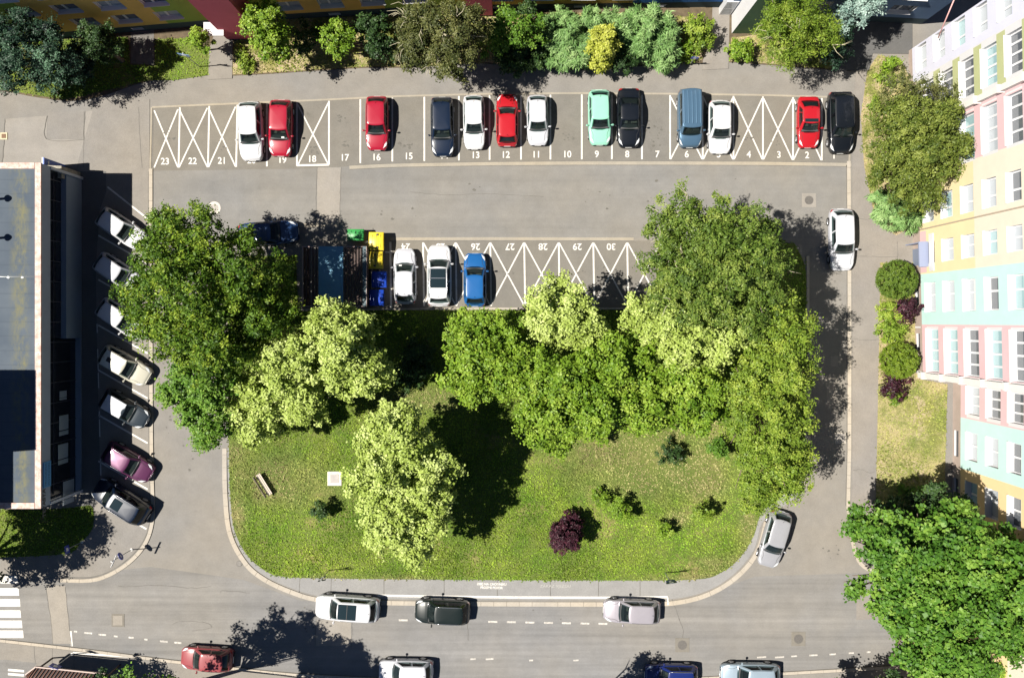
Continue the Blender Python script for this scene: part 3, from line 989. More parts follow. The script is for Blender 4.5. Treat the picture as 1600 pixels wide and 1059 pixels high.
# north building
NB = empty('apartment_building', (0, 27, 0))
tag(NB, 'long apartment block along the top edge with ochre and blue walls and red stair towers', 'building')
OCHRE = render_mat('render_ochre', (0.66, 0.42, 0.12), 0.08)
LEAFG = render_mat('render_leaf_green', (0.26, 0.36, 0.07), 0.08)
BLUE = render_mat('render_blue', (0.05, 0.18, 0.50), 0.08)
NAVY = render_mat('render_grey_blue', (0.13, 0.20, 0.32), 0.08)
DPL = render_mat('plinth_slate', (0.05, 0.075, 0.085), 0.15)
NMATS = [OCHRE, LEAFG, BLUE, NAVY, DPL, WHITE_R]
NH = 15.5


def gp(px, py, z):   # ground point of a wall seen at that pixel at height z
    return P(px, py, z).xy


secs = [((-90, 66), (358, 29), [(0, 9.0, 1), (9.0, 17.4, 0), (17.4, 22, 1)], 0),
        ((358, 27), (736, 6), [(0, 4.4, 1), (4.4, 12.0, 0), (12.0, 19, 1)], 1),
        ((736, 8), (1137, 3), [(0, 12.4, 0), (12.4, 21, 2)], 2),
        ((1137, 14), (1450, 30), [(0, 30, 3)], 3)]
for (a, c, zn, si) in secs:
    p, q = gp(*a, 1.15), gp(*c, 1.15)
    u = (q - p)
    L = u.length
    u.normalize()
    zz = [(s, e, 1.15, NH, m) for s, e, m in zn] + [(0, L, 0, 1.15, 4)]
    ws, wi = [], []
    start = {0: 1.55, 1: 1.0, 2: 1.4, 3: 2.4}[si]
    k = 0
    while start + 3.12 * k + 1.9 < L - .4:
        s = start + 3.12 * k
        for f in range(5):
            qn = (s, s + 1.8, 2.05 + 2.7 * f, 3.5 + 2.7 * f, 0.24)
            ws.append(qn)
            wi.append(qn)
        k += 1
    vents = [(start + 3.12 * j + 0.3, start + 3.12 * j + 1.2, 0.35, 0.8, 0.12) for j in range(0, k, 2)]
    _, On, un, nn = facade('wall', NMATS, p, u, L, 0, NH, ws + vents, zz, NB, 5)
    for qn in wi:
        if qn[2] > 8:
            continue
        window(NB, On, un, nn, qn, 2, rnd.choice((GLASS, GLASS2)), split=0.42)
    for qn in vents:
        bb = MB()
        bb.add([On + un * s - nn * 0.1 + Vector((0, 0, z)) for s, z in ((qn[0], qn[2]), (qn[1], qn[2]), (qn[1], qn[3]), (qn[0], qn[3]))], [(0, 1, 2, 3)])
        bb.build('cellar_window', GLASS2, NB)
bb = MB()
pts = [gp(-90, 66, 1.15), gp(358, 27, 1.15), gp(736, 6, 1.15), gp(1137, 3, 1.15), gp(1450, 30, 1.15)]
bb.prism([(q.x, q.y - .3) for q in pts] + [(pts[-1].x, 45), (pts[0].x, 45)], NH, NH + 0.3)
bb.build('roof', ROOF_M, NB, -NB.location)


def tower(px0, px1, py, m_f, m_s, name='stair_tower', depth=4.2, h=17, pl=True):
    a, c = P(px0, py).xy, P(px1, py).xy
    bb = MB()
    r = NB.location
    x0, x1, y0, y1 = a.x - r.x, c.x - r.x, a.y - r.y, a.y + depth - r.y
    z = 0.35 if pl else 0
    bb.add([(x0, y0, z), (x1, y0, z), (x1, y0, h), (x0, y0, h)], [(0, 1, 2, 3)], 0)
    bb.add([(x1, y0, z), (x1, y1, z), (x1, y1, h), (x1, y0, h)], [(0, 1, 2, 3)], 1)
    bb.add([(x0, y1, z), (x0, y0, z), (x0, y0, h), (x0, y1, h)], [(0, 1, 2, 3)], 1)
    bb.add([(x0, y0, h), (x1, y0, h), (x1, y1, h), (x0, y1, h)], [(0, 1, 2, 3)], 1)
    if pl:
        bb.box(((x0 + x1) / 2, (y0 + y1) / 2 + .02, 0.175), (x1 - x0 - .03, depth - .05, 0.35), mi=2)
    return bb.build(name, [m_f, m_s, DPL], NB)


RED = render_mat('render_maroon', (0.46, 0.10, 0.13), 0.06)
tower(357, 413, 64, RED, RED)
tower(731, 770, 27, RED, RED)
tower(1143, 1215, 53, render_mat('render_green_shaded', (0.12, 0.20, 0.12)), WHITE_R, depth=3.4, pl=False)  # green of the south face is darkened, its shade painted in
bb = MB()
a = P(1141, 24).xy - NB.location.xy
bb.box((a.x - 0.45, a.y + 0.55, 1.35), (0.9, 1.1, 2.7))
bb.build('glazed_porch', M_FRAME, NB)
bb = MB()
for dz in (0.75, 1.95):
    bb.add([(a.x - .8, a.y - .003, dz - .5), (a.x - .1, a.y - .003, dz - .5), (a.x - .1, a.y - .003, dz + .5), (a.x - .8, a.y - .003, dz + .5)], [(0, 1, 2, 3)])
bb.build('porch_glazing', GLASS2, NB)
bb = MB()
a = P(332, 46, 2.4).xy - NB.location.xy
bb.box((a.x + .1, a.y, 2.4), (1.5, 1.0, 0.14))
bb.build('entrance_canopy', M_FRAME, NB)

# west shop building
SB = empty('shop_building', (-37, 0, 0))
tag(SB, 'flat roofed shop block at the left with rusty roof edge and dark glazed front', 'building')
HR = 5.9
SX = P(130, 0).x
SYN, SYS = P(0, 277).y, P(0, 768).y
m, t, bs = new_mat('roof_bitumen')
g = t.nodes.new('ShaderNodeNewGeometry').outputs['Position']
c = mixc(t, mrange(t, nz(t, g, 0.3, 5, 0.6), 0.35, 0.65, 0, 1), (0.066, 0.083, 0.106), (0.092, 0.110, 0.132))
# lap seams of the roofing felt and a rusty-green drainage stain along the east edge
sp = t.nodes.new('ShaderNodeSeparateXYZ')
t.links.new(g, sp.inputs[0])
wv = t.nodes.new('ShaderNodeTexWave')
wv.bands_direction = 'Y'
wv.inputs['Scale'].default_value = 0.31
wv.inputs['Distortion'].default_value = 0.3
t.links.new(g, wv.inputs['Vector'])
c = mixc(t, mrange(t, wv.outputs['Fac'], 0.0, 0.04, 0.3, 0), c, (0.05, 0.062, 0.078))
ms = mrange(t, nz(t, g, 1.3, 8, 0.75, ((1.4, 0.7, 1), (0, 0, 0))), 0.42, 0.64, 0, .95)
ex = mrange(t, sp.outputs[0], -35.9, -35.2, 0, 1)
ex2 = mrange(t, sp.outputs[0], -34.7, -34.2, 1, 0)
mu = t.nodes.new('ShaderNodeMath')
mu.operation = 'MULTIPLY'
t.links.new(ms, mu.inputs[0])
t.links.new(ex, mu.inputs[1])
mu2 = t.nodes.new('ShaderNodeMath')
mu2.operation = 'MULTIPLY'
t.links.new(mu.outputs[0], mu2.inputs[0])
t.links.new(ex2, mu2.inputs[1])
c = mixc(t, mu2.outputs[0], c, (0.15, 0.145, 0.085))
t.links.new(c, bs.inputs['Base Color'])
bs.inputs['Roughness'].default_value = 0.9
bs.inputs['Specular IOR Level'].default_value = 0.15
ROOFB = m
m, t, bs = new_mat('rusty_coping')
g = t.nodes.new('ShaderNodeNewGeometry').outputs['Position']
c = mixc(t, mrange(t, nz(t, g, 3.0, 8, 0.75), 0.4, 0.62, 0, 1), (0.42, 0.25, 0.20), (0.62, 0.52, 0.47))
c = mixc(t, mrange(t, nz(t, g, 6.0, 4, 0.75), 0.58, 0.68, 0, 1), c, (0.26, 0.12, 0.07))
t.links.new(c, bs.inputs['Base Color'])
bs.inputs['Roughness'].default_value = 0.7
COPE = m
SXL = SX - 22
bb = MB()
bb.box(((SX + SXL) / 2 - .2 + 37, (SYN + SYS) / 2, HR - 0.1), (SX - SXL - .5, SYN - SYS - .5, 0.1))
bb.build('roof', ROOFB, SB)
bb = MB()
bb.box((SX - .2 + 37, (SYN + SYS) / 2, HR - 0.02), (0.42, SYN - SYS, 0.16))
for y in (SYN - .2, SYS + .2):
    bb.box(((SX + SXL) / 2 - .2 + 37, y, HR - 0.022), (SX - SXL - .5, 0.42, 0.158))
bb.build('coping', COPE, SB)
FASC = plain('fascia_panel', (0.28, 0.33, 0.42), 0.5, var=0.08, vscale=1)
bb = MB()
bb.box(((SX + SXL) / 2 - .03 + 37, (SYN + SYS) / 2, 5.2), (SX - SXL - .02, SYN - SYS - .02, 1.16))
bb.build('fascia', FASC, SB)
SG = plain('shop_glass', (0.012, 0.014, 0.02), 0.12, spec=0.7)
yB = P(0, 528).y
bb = MB()
bb.box(((SX + SXL) / 2 - .25 + 37, (SYN + yB) / 2, 3.47), (SX - SXL - .5, SYN - yB - .1, 2.3))
bb.box(((SX + SXL) / 2 - .25 + 37, (SYS + yB) / 2, 2.42), (SX - SXL - .5, yB - SYS - .1, 4.4))
bb.build('glazing', SG, SB)
bb = MB()
bb.box(((SX + SXL) / 2 - .05 + 37, (SYN + yB) / 2, 1.16), (SX - SXL - .1, SYN - yB - .02, 2.3))
bb.box(((SX + SXL) / 2 - .05 + 37, (SYS + yB) / 2, 0.1), (SX - SXL - .1, yB - SYS - .02, 0.2))
bb.build('lower_wall', plain('lower_panel', (0.22, 0.27, 0.34), 0.6, var=0.06), SB)
bb = MB()
yy = SYN - 0.8
while yy > SYS + .5:
    z0 = 2.33 if yy > yB else 0.2
    bb.box((SX - .48 + 37, yy, (z0 + 4.6) / 2), (0.06, 0.06, 4.6 - z0))
    yy -= 1.5
bb.box((SX - .47 + 37, (SYN + SYS) / 2, 3.4), (0.05, SYN - SYS - 1, 0.05))
bb.build('mullions', plain('mullion', (0.05, 0.055, 0.07), 0.4), SB)
for y in (SYN - .1, SYS + .1):
    bb = MB()
    bb.box((SX - .1 + 37, y, 2.31), (0.24, 0.2, 4.6))
    bb.build('corner_post', plain('corner_post_white', (0.5, 0.53, 0.58), 0.5), SB)
PST = plain('poster_paper', (0.30, 0.34, 0.38), 0.6)
for py, z, wd, hg in ((655, 2.0, 1.1, 1.3), (698, 2.1, 1.1, 1.4), (758, 1.3, 1.3, 1.6), (612, 2.1, 0.5, 1.0)):
    bb = MB()
    y = P(0, py).y
    bb.box((SX - .49 + 37 + .035, y, z), (0.02, wd, hg))
    bb.box((SX - .49 + 37 + .035, y - wd * .72, z), (0.02, wd * .3, hg))
    bb.build('poster', PST, SB)
bb = MB()
y = P(0, 722).y
bb.box((SX + .01 + 37, y, 5.15), (0.06, 1.85, 0.95))
sgn = bb.build('shop_sign', plain('sign_blue', (0.08, 0.28, 0.55), 0.4), SB)
bb = MB()
for i, tx in enumerate(('PRODEJNA', 'POTRAVIN')):
    Mx = Matrix(((0, 0, 1, SX + .045 + 37), (1, 0, 0, y), (0, 1, 0, 5.36 - .42 * i), (0, 0, 0, 1)))
    text_mesh(tx, 0.34, bb, None, M=Mx)
bb.build('lettering', plain('sign_navy', (0.02, 0.06, 0.16), 0.5), sgn)
bb = MB()
Mx = Matrix(((0, 0, 1, SX + .01 + 37), (1, 0, 0, P(0, 762).y), (0, 1, 0, 5.5), (0, 0, 0, 1)))
text_mesh('TEVASTA', 0.5, bb, None, M=Mx, bold=.02)
bb.build('raised_letters', plain('letter_dark', (0.03, 0.035, 0.05), 0.5), SB)
# upper storey set back to the west, outside the picture: it throws the shadow on the roof
bb = MB()
uxE = P(-60, 0, HR).x
yA, yBn, yC = P(0, 587, HR).y, P(0, 712, HR).y, P(0, 800, HR).y
bb.box((uxE - 4 + 37, (yA + yBn) / 2, HR + 4.1), (8, yA - yBn, 8.4))
bb.box((uxE - 4.01 + 37, (yBn + yC) / 2 - .002, HR + 2.75), (8, yBn - yC, 5.7))
bb.build('upper_storey', FASC, SB)
for px, py in ((14, 311), (14, 372)):
    bb = MB()
    q = P(px - 17, py, HR) - SB.location
    bb.cyl((q.x, q.y, HR - .2), (q.x, q.y, HR + 0.95), 0.09, n=10)
    bb.cyl((q.x, q.y, HR + .95), (q.x, q.y, HR + 1.2), 0.26, 0.16, n=12)
    bb.build('vent_pipe', plain('vent_metal', (0.10, 0.10, 0.11), 0.5), SB)
bb = MB()
yc = P(0, 433, HR).y
bb.tube([(SX - 6 + 37, yc, HR - .1), (SX - .1 + 37, yc + .05, HR + .06)], [0.025, 0.025], 6)
for px in (12, 34):
    q = P(px, 433, HR)
    bb.bevbox((q.x + 37, yc, HR - .1), (0.18, 0.18, 0.12), 0.03)
bb.build('lightning_wire', plain('galvanised', (0.6, 0.6, 0.58), 0.4, 0.5), SB)
# low annex north of the shop with gravel roof
AN = MB()
q0, q1 = P(-60, 252, 2.8), P(96, 278, 2.8)
AN.prism([(q0.x, q1.y), (q1.x - 0.0, q1.y), (q1.x, q0.y - .35), (q0.x, q0.y)], 0, 2.8)
tag(AN.build('annex', plain('gravel_roof', (0.27, 0.25, 0.21), 0.95, var=0.45, vscale=6)), 'low annex with grey gravel roof beside the top corner of the shop', 'annex')
bn = empty('banner_sign', P(101, 268))
tag(bn, 'blue and white banner board standing at the corner of the shop', 'sign')
bb = MB()
bb.box((0, 0, 1.5), (0.10, 1.0, 3.0))
bb.build('board', plain('banner_blue', (0.03, 0.09, 0.42), 0.4), bn)
bb = MB()
bb.box((-0.08, 0, 1.5), (0.05, 1.04, 3.02))
bb.build('edge_strip', M_FRAME, bn)
bb = MB()
for yy, zz, hh in ((-.25, 2.2, .2), (.2, 2.4, .2), (0, 1.8, .25), (-.2, 1.3, .3)):
    bb.box((0.055, yy, zz), (0.02, 0.3, hh))
bb.build('print', M_FRAME, bn)

# ---------------------------------------------------------------- trees and shrubs
L_MID = leaf_mat('leaf_mid', (0.05, 0.12, 0.012), (0.105, 0.215, 0.022), (0.20, 0.31, 0.045))
L_LIME = leaf_mat('leaf_lime', (0.21, 0.29, 0.04), (0.36, 0.45, 0.10), (0.54, 0.62, 0.22))
L_MAPLE = leaf_mat('leaf_maple', (0.075, 0.155, 0.010), (0.17, 0.275, 0.022), (0.30, 0.40, 0.055))
L_BIG = leaf_mat('leaf_big_maple', (0.035, 0.10, 0.011), (0.085, 0.19, 0.02), (0.19, 0.31, 0.045))
L_LINDEN = leaf_mat('leaf_linden', (0.035, 0.085, 0.008), (0.095, 0.175, 0.014), (0.27, 0.35, 0.035))
L_OLIVE = leaf_mat('leaf_olive', (0.045, 0.09, 0.012), (0.115, 0.18, 0.025), (0.25, 0.31, 0.06))
L_YOLIVE = leaf_mat('leaf_yellow_olive', (0.075, 0.135, 0.012), (0.165, 0.25, 0.025), (0.31, 0.38, 0.055))
L_BROWN = leaf_mat('leaf_brown_olive', (0.035, 0.05, 0.014), (0.085, 0.097, 0.026), (0.18, 0.185, 0.06))
L_YBROWN = leaf_mat('leaf_yellow_brown', (0.045, 0.078, 0.012), (0.125, 0.165, 0.026), (0.25, 0.29, 0.06))
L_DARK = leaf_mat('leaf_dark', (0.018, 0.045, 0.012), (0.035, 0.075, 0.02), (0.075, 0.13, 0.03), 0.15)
L_BLUE = leaf_mat('needle_blue', (0.035, 0.085, 0.055), (0.07, 0.14, 0.09), (0.17, 0.26, 0.18), 0.1)
L_DBLUE = leaf_mat('needle_dark_blue', (0.008, 0.026, 0.014), (0.02, 0.05, 0.028), (0.10, 0.19, 0.11), 0.1)
L_PALE = leaf_mat('needle_pale', (0.12, 0.21, 0.18), (0.25, 0.36, 0.31), (0.42, 0.53, 0.47), 0.1)
L_JUNI = leaf_mat('needle_juniper', (0.08, 0.17, 0.045), (0.17, 0.30, 0.09), (0.33, 0.47, 0.19), 0.1)
L_YEL = leaf_mat('leaf_gold', (0.24, 0.28, 0.025), (0.40, 0.43, 0.06), (0.57, 0.59, 0.14))
L_PURP = leaf_mat('leaf_purple', (0.014, 0.005, 0.008), (0.038, 0.010, 0.018), (0.10, 0.03, 0.045), 0.1)
L_BALL = leaf_mat('leaf_clipped', (0.07, 0.12, 0.008), (0.13, 0.195, 0.015), (0.21, 0.28, 0.03), 0.15)
L_BALLD = leaf_mat('leaf_clipped_dark', (0.035, 0.075, 0.008), (0.075, 0.13, 0.014), (0.13, 0.19, 0.025), 0.15)
BARK = plain('bark', (0.14, 0.105, 0.075), 0.9, var=0.35, vscale=7)
BARKP = plain('bark_pale', (0.42, 0.38, 0.26), 0.8, var=0.2, vscale=7)


def unit(a):
    return a / np.maximum(np.linalg.norm(a, axis=-1, keepdims=True), 1e-9)


def leaf_quads(c, nrm, size, aspect, rg, along=None):
    """rhombic leaves at c with normals nrm"""
    n = len(c)
    t = unit(rg.normal(size=(n, 3))) if along is None else along + rg.normal(size=(n, 3)) * 0.35
    t = unit(t - nrm * np.sum(t * nrm, 1, keepdims=True))
    s = np.cross(nrm, t)
    sz = (size * rg.uniform(0.55, 1.5, n))[:, None]
    V = np.empty((n, 4, 3))
    V[:, 0] = c - t * sz * 0.5
    V[:, 1] = c + s * sz * 0.5 * aspect + t * sz * 0.02
    V[:, 2] = c + t * sz * 0.5 - nrm * sz * 0.08
    V[:, 3] = c - s * sz * 0.5 * aspect + t * sz * 0.02
    return V


def crown(lobes, mat, seed, root, leaf=0.24, clump=0.5, dens=1.0, per=42, aspect=0.8, up=0.75, rag=0.16, low=-0.35, spray=False, gap=0.12, inner=0.22, tight=1.0, boughs=5, relief=1.35):
    leaf, per, dens = leaf * .72, int(per * 1.55), dens * 1.12
    rg = np.random.default_rng(seed)
    Vs, Ts = [], []
    # every limb carries a main mass and several smaller boughs standing out of it
    parts = []
    for (px, py, z, rpx, rz) in lobes:
        ctr = np.array(P(px, py, z)) - np.array(root)
        r = rpx / PPM * (H - z) / H
        if r < 1.25 or not boughs:
            parts.append((ctr, r, rz, gap))
            continue
        rz = rz * relief
        parts.append((ctr, r * .80, rz * .72, gap))
        nb_ = int(boughs + r * 1.6)
        for k in range(nb_):
            a = 2.4 * k + rg.uniform(-.5, .5)
            h_ = (k + .5) / nb_
            ce = math.sqrt(max(0, 1 - (1 - h_ * 1.05) ** 2))
            q = r * rg.uniform(.28, .44)
            dd = np.array([math.cos(a) * ce * (r - q * .75), math.sin(a) * ce * (r - q * .75), (1 - h_ * 1.05) * rz * rg.uniform(.7, 1.05)])
            parts.append((ctr + dd, q, q * rg.uniform(.8, 1.1), gap * .7))
    lobe_t = rg.normal(0, .09, len(parts))
    for li, (ctr, r, rz, gap) in enumerate(parts):
        nc = max(6, int(dens * 1.55 * r * (r + rz) / (clump * clump)))
        d = unit(rg.normal(size=(nc, 3)))
        d = d[d[:, 2] > low]
        nc = len(d)
        ph = rg.uniform(0, 6.28, 6)
        wob = 1 + rag * (np.sin(3 * np.arctan2(d[:, 1], d[:, 0]) + ph[0]) * .5 + np.sin(5 * np.arctan2(d[:, 1], d[:, 0]) + ph[1] + 2 * d[:, 2]) * .6 + np.sin(7 * d[:, 2] + 4 * d[:, 0] + ph[2]) * .5 + np.sin(9 * d[:, 1] + ph[3]) * .4)
        # clumps gathered on boughs: skip some directions so that dark gaps open between them
        gm = np.sin(6 * d[:, 0] + ph[4]) * np.sin(6 * d[:, 1] + ph[5]) + 0.6 * np.sin(11 * d[:, 0] + 3 * d[:, 1] + ph[0]) * np.sin(10 * d[:, 1] - 4 * d[:, 2] + ph[1])
        keep = gm > np.quantile(gm, gap)
        d, wob = d[keep], wob[keep]
        nc = len(d)
        rad = (1 - (1 - rg.uniform(0.80, 1.03, nc)) * tight) * wob
        rad[rg.uniform(size=nc) < 0.25] *= 1 - .14 * tight
        cc = ctr + d * np.array([r, r, rz]) * rad[:, None]
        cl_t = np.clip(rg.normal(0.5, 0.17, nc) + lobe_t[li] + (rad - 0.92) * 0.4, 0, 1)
        cs = clump * rg.uniform(0.6, 1.25, nc)
        k = np.repeat(np.arange(nc), per)
        off = rg.normal(size=(len(k), 3)) * (cs[k] * 0.42)[:, None]
        off[:, 2] *= 0.7
        c = cc[k] + off
        out = unit(d[k] * np.array([1, 1, 1.0]) + unit(off) * 0.5)
        nr = unit(out * 0.45 + np.array([0, 0, up]) + rg.normal(size=(len(k), 3)) * 0.42)
        if spray:
            Vs.append(leaf_quads(c, nr, leaf * 3.0, 0.15, rg, along=out * np.array([1, 1, 0.5])))
        else:
            Vs.append(leaf_quads(c, nr, leaf, aspect, rg))
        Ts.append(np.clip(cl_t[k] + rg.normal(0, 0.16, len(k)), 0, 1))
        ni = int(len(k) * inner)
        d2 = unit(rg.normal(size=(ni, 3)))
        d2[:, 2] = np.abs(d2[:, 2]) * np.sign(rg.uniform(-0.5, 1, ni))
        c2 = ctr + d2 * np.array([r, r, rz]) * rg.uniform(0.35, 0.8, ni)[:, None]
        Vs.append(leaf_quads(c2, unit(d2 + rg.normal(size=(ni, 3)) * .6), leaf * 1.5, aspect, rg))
        Ts.append(np.clip(rg.normal(0.35, 0.15, ni), 0, 1))  # inner leaves tinted darker, the shade inside the crown painted in
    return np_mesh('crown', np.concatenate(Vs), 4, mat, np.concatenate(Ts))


def tree(label, lobes, mat, seed, base=None, trunk_r=0.17, name='tree', cat='tree', group=None, bark=None, twigs=0, **kw):
    bark = bark or BARK
    zt = sum(l[2] for l in lobes) / len(lobes)
    if base is None:
        cx = sum(l[0] * l[3] for l in lobes) / sum(l[3] for l in lobes)
        cy = sum(l[1] * l[3] for l in lobes) / sum(l[3] for l in lobes)
        b0 = P(cx, cy, zt)
        b0.z = 0.04
    else:
        b0 = P(*base)
        b0.z = 0.04
    root = empty(name, b0)
    tag(root, label, cat, group)
    link('crown', crown(lobes, mat, seed, b0, **kw), root)
    mb = MB()
    rr = random.Random(seed)
    ztop = max(l[2] for l in lobes)
    cen = sum((P(l[0], l[1], l[2]) for l in lobes), Vector()) / len(lobes) - b0
    fork = Vector((cen.x * .25, cen.y * .25, zt * .45))
    mb.tube([(0, 0, -0.1), (0, 0, 0.15), fork * .5 + Vector((rr.uniform(-.1, .1), rr.uniform(-.1, .1), 0)), fork, cen + Vector((0, 0, .1))],
            [trunk_r * 1.5, trunk_r * 1.15, trunk_r, trunk_r * .8, trunk_r * .3], 9)
    for l in lobes:
        e = P(l[0], l[1], l[2]) - b0
        rad = l[3] / PPM
        for j in range(4):
            a = rr.uniform(0, 6.28)
            tip = e + Vector((math.cos(a) * rad * .75, math.sin(a) * rad * .75, rr.uniform(-.1, .5) * l[4]))
            mid = (fork + tip) / 2 + Vector((rr.uniform(-.3, .3), rr.uniform(-.3, .3), rr.uniform(.1, .5)))
            mb.tube([fork, mid, tip], [trunk_r * .45, trunk_r * .28, trunk_r * .08], 6)
    mb.build('trunk', bark, root)
    if twigs:
        for l in lobes:
            e = P(l[0], l[1], l[2]) - b0
            rad = l[3] / PPM * (H - l[2]) / H
            for j in range(twigs):
                a = rr.uniform(0, 6.28)
                k = rr.uniform(.15, .8)
                p0 = e + Vector((math.cos(a) * rad * k, math.sin(a) * rad * k, l[4] * math.sqrt(1 - k * k) * 1.0))
                tb = MB()
                for s in range(rr.choice((1, 2, 3))):
                    a2 = a + rr.uniform(-1.3, 1.3)
                    ln = rr.uniform(.5, 1.3)
                    p1 = p0 + Vector((math.cos(a2) * ln * .5, math.sin(a2) * ln * .5, .12))
                    p2 = p0 + Vector((math.cos(a2 + .3) * ln, math.sin(a2 + .3) * ln, .1))
                    tb.tube([p0 + Vector((0, 0, -.2)), p1, p2], [.028, .02, .008], 5)
                tb.build('bare_twig', BARKP, root)
    return root


def shrub(label, lobes, mat, seed, name='shrub', cat='shrub', group=None, **kw):
    cx = sum(l[0] for l in lobes) / len(lobes)
    cy = sum(l[1] for l in lobes) / len(lobes)
    b0 = P(cx, cy, lobes[0][2])
    b0.z = 0.04
    root = empty(name, b0)
    tag(root, label, cat, group)
    kw.setdefault('leaf', 0.17)
    kw.setdefault('clump', 0.32)
    kw.setdefault('low', -0.6)
    link('foliage', crown(lobes, mat, seed, b0, **kw), root)
    mb = MB()
    rr = random.Random(seed)
    for l in lobes:
        e = P(l[0], l[1], l[2]) - b0
        for j in range(4):
            a = rr.uniform(0, 6.28)
            rad = l[3] / PPM * .6
            mb.tube([(e.x * .4 + math.cos(a) * .08, e.y * .4 + math.sin(a) * .08, -.05), (e.x + math.cos(a) * rad * .4, e.y + math.sin(a) * rad * .4, e.z * .6), (e.x + math.cos(a) * rad, e.y + math.sin(a) * rad, e.z + l[4] * .4)], [.05, .035, .012], 5)
    mb.build('stem', BARK, root)
    return root


# the wooded island
tree('tall dark green linden overhanging the slanted bays, leftmost big crown of the island',
     [(268, 398, 8.0, 56, 2.4), (322, 372, 8.6, 52, 2.4), (245, 462, 7.2, 50, 2.2), (315, 458, 8.8, 76, 2.8), (385, 425, 8.2, 66, 2.6), (345, 535, 7.4, 68, 2.4), (285, 525, 7.0, 48, 2.2), (410, 485, 6.8, 58, 2.2), (230, 505, 6.4, 30, 1.6), (268, 352, 7.4, 30, 1.6)],
     L_LINDEN, 11, base=(402, 455), trunk_r=0.26, leaf=0.24, clump=0.44, dens=1.0, aspect=0.5, up=0.4, rag=.3, gap=.34, inner=.3, relief=1.7)
tree('green rounded tree at the lower left edge of the island, left of the lime maple',
     [(325, 590, 6.3, 58, 2.2), (330, 655, 5.4, 46, 1.9), (290, 620, 5.4, 38, 1.7)], L_MID, 12, base=(392, 600), leaf=.2, clump=.42, gap=.15)
tree('bright lime green maple between the dark linden and the bench, wide crown',
     [(525, 540, 6.8, 68, 2.3), (460, 570, 6.4, 56, 2.2), (570, 575, 6.4, 52, 2.0), (415, 620, 5.6, 52, 2.0), (400, 662, 5.0, 40, 1.6), (480, 622, 6.0, 46, 1.8), (545, 505, 6.4, 36, 1.6)],
     L_LIME, 13, base=(540, 560), leaf=.22, clump=.42, gap=.16)
tree('tall bright lime maple standing alone in the lawn beside the square concrete cover',
     [(625, 672, 7.2, 50, 2.4), (602, 735, 7.0, 58, 2.4), (660, 725, 7.4, 58, 2.4), (625, 800, 6.6, 64, 2.2), (672, 790, 6.6, 46, 2.0), (645, 850, 5.8, 34, 1.7), (600, 690, 6.4, 40, 1.8)],
     L_LIME, 14, base=(645, 715), leaf=.22, clump=.42, gap=.14)
tree('fresh green tree behind the blue hatchback, left end of the big thicket',
     [(745, 535, 6.6, 54, 2.2), (735, 590, 6.0, 44, 1.9), (790, 520, 6.6, 40, 1.8), (785, 575, 6.6, 54, 2.0)], L_MAPLE, 15, base=(760, 548), leaf=.22, clump=.44, gap=.16)
tree('lime yellow maple whose crown covers the ends of bays 27 and 28',
     [(868, 482, 7.0, 52, 2.2), (905, 512, 7.0, 46, 2.0), (845, 500, 6.4, 36, 1.8)], L_LIME, 16, base=(866, 498), leaf=.22, clump=.42, gap=.12)
tree('broad fresh green tree in the middle of the thicket, above the sunny lawn',
     [(860, 590, 7.6, 60, 2.4), (940, 580, 7.8, 62, 2.4), (850, 650, 6.8, 52, 2.1), (920, 640, 7.2, 58, 2.2), (985, 560, 7.2, 44, 2.0), (870, 688, 5.8, 28, 1.4)],
     L_MAPLE, 17, base=(895, 590), leaf=.22, clump=.44, gap=.16)
tree('fresh green tree at the right of the thicket, under the lime canopy',
     [(1000, 625, 7.0, 56, 2.2), (1060, 605, 7.2, 60, 2.2), (1090, 640, 6.4, 42, 1.8)], L_MAPLE, 18, base=(1022, 590), leaf=.22, clump=.44, gap=.16)
tree('lime yellow maple tucked below the big olive ash at the end of bay 30',
     [(1010, 500, 7.0, 42, 1.9), (1060, 522, 7.6, 58, 2.2), (1120, 525, 7.4, 50, 2.0), (1070, 560, 6.8, 44, 1.8)], L_LIME, 19, base=(1040, 512), leaf=.22, clump=.42, gap=.12)
tree('big olive green ash with bare pale twigs overhanging the right end of the parking row',
     [(1085, 365, 9.2, 72, 2.6), (1050, 420, 8.8, 62, 2.4), (1140, 400, 9.6, 82, 2.8), (1085, 460, 9.0, 72, 2.4), (1165, 465, 9.0, 66, 2.4), (1190, 395, 8.6, 48, 2.2), (1035, 358, 8.2, 36, 1.7)],
     L_OLIVE, 20, base=(1082, 432), trunk_r=.26, leaf=.21, clump=.42, dens=1.0, aspect=.5, gap=.34, rag=.26, twigs=3, inner=.3, relief=1.5)
tree('tall yellowish green tree along the right lane, the right edge of the thicket',
     [(1215, 510, 8.0, 56, 2.4), (1200, 590, 8.0, 66, 2.6), (1225, 560, 7.6, 46, 2.2), (1185, 660, 7.4, 64, 2.4), (1228, 650, 7.2, 42, 2.0), (1205, 725, 6.8, 60, 2.2), (1165, 600, 7.2, 44, 2.0), (1238, 715, 6.0, 32, 1.6), (1180, 770, 5.4, 38, 1.6)],
     L_YOLIVE, 21, base=(1160, 612), trunk_r=.24, leaf=.21, clump=.46, aspect=.55, gap=.2, rag=.22)
shrub('low undergrowth coloured dark for the shade in the gap between the lime maple and the thicket', [(655, 560, .7, 30, .6), (640, 590, .6, 22, .5)], L_DARK, 22)  # dark leaf colour stands for the shade between the crowns
shrub('round purple leaved shrub standing in the lawn near the street', [(884, 832, 1.5, 26, 1.4), (893, 815, 1.2, 17, 1.0), (876, 848, 1.0, 14, .9)], L_PURP, 24, leaf=.16, clump=.26)
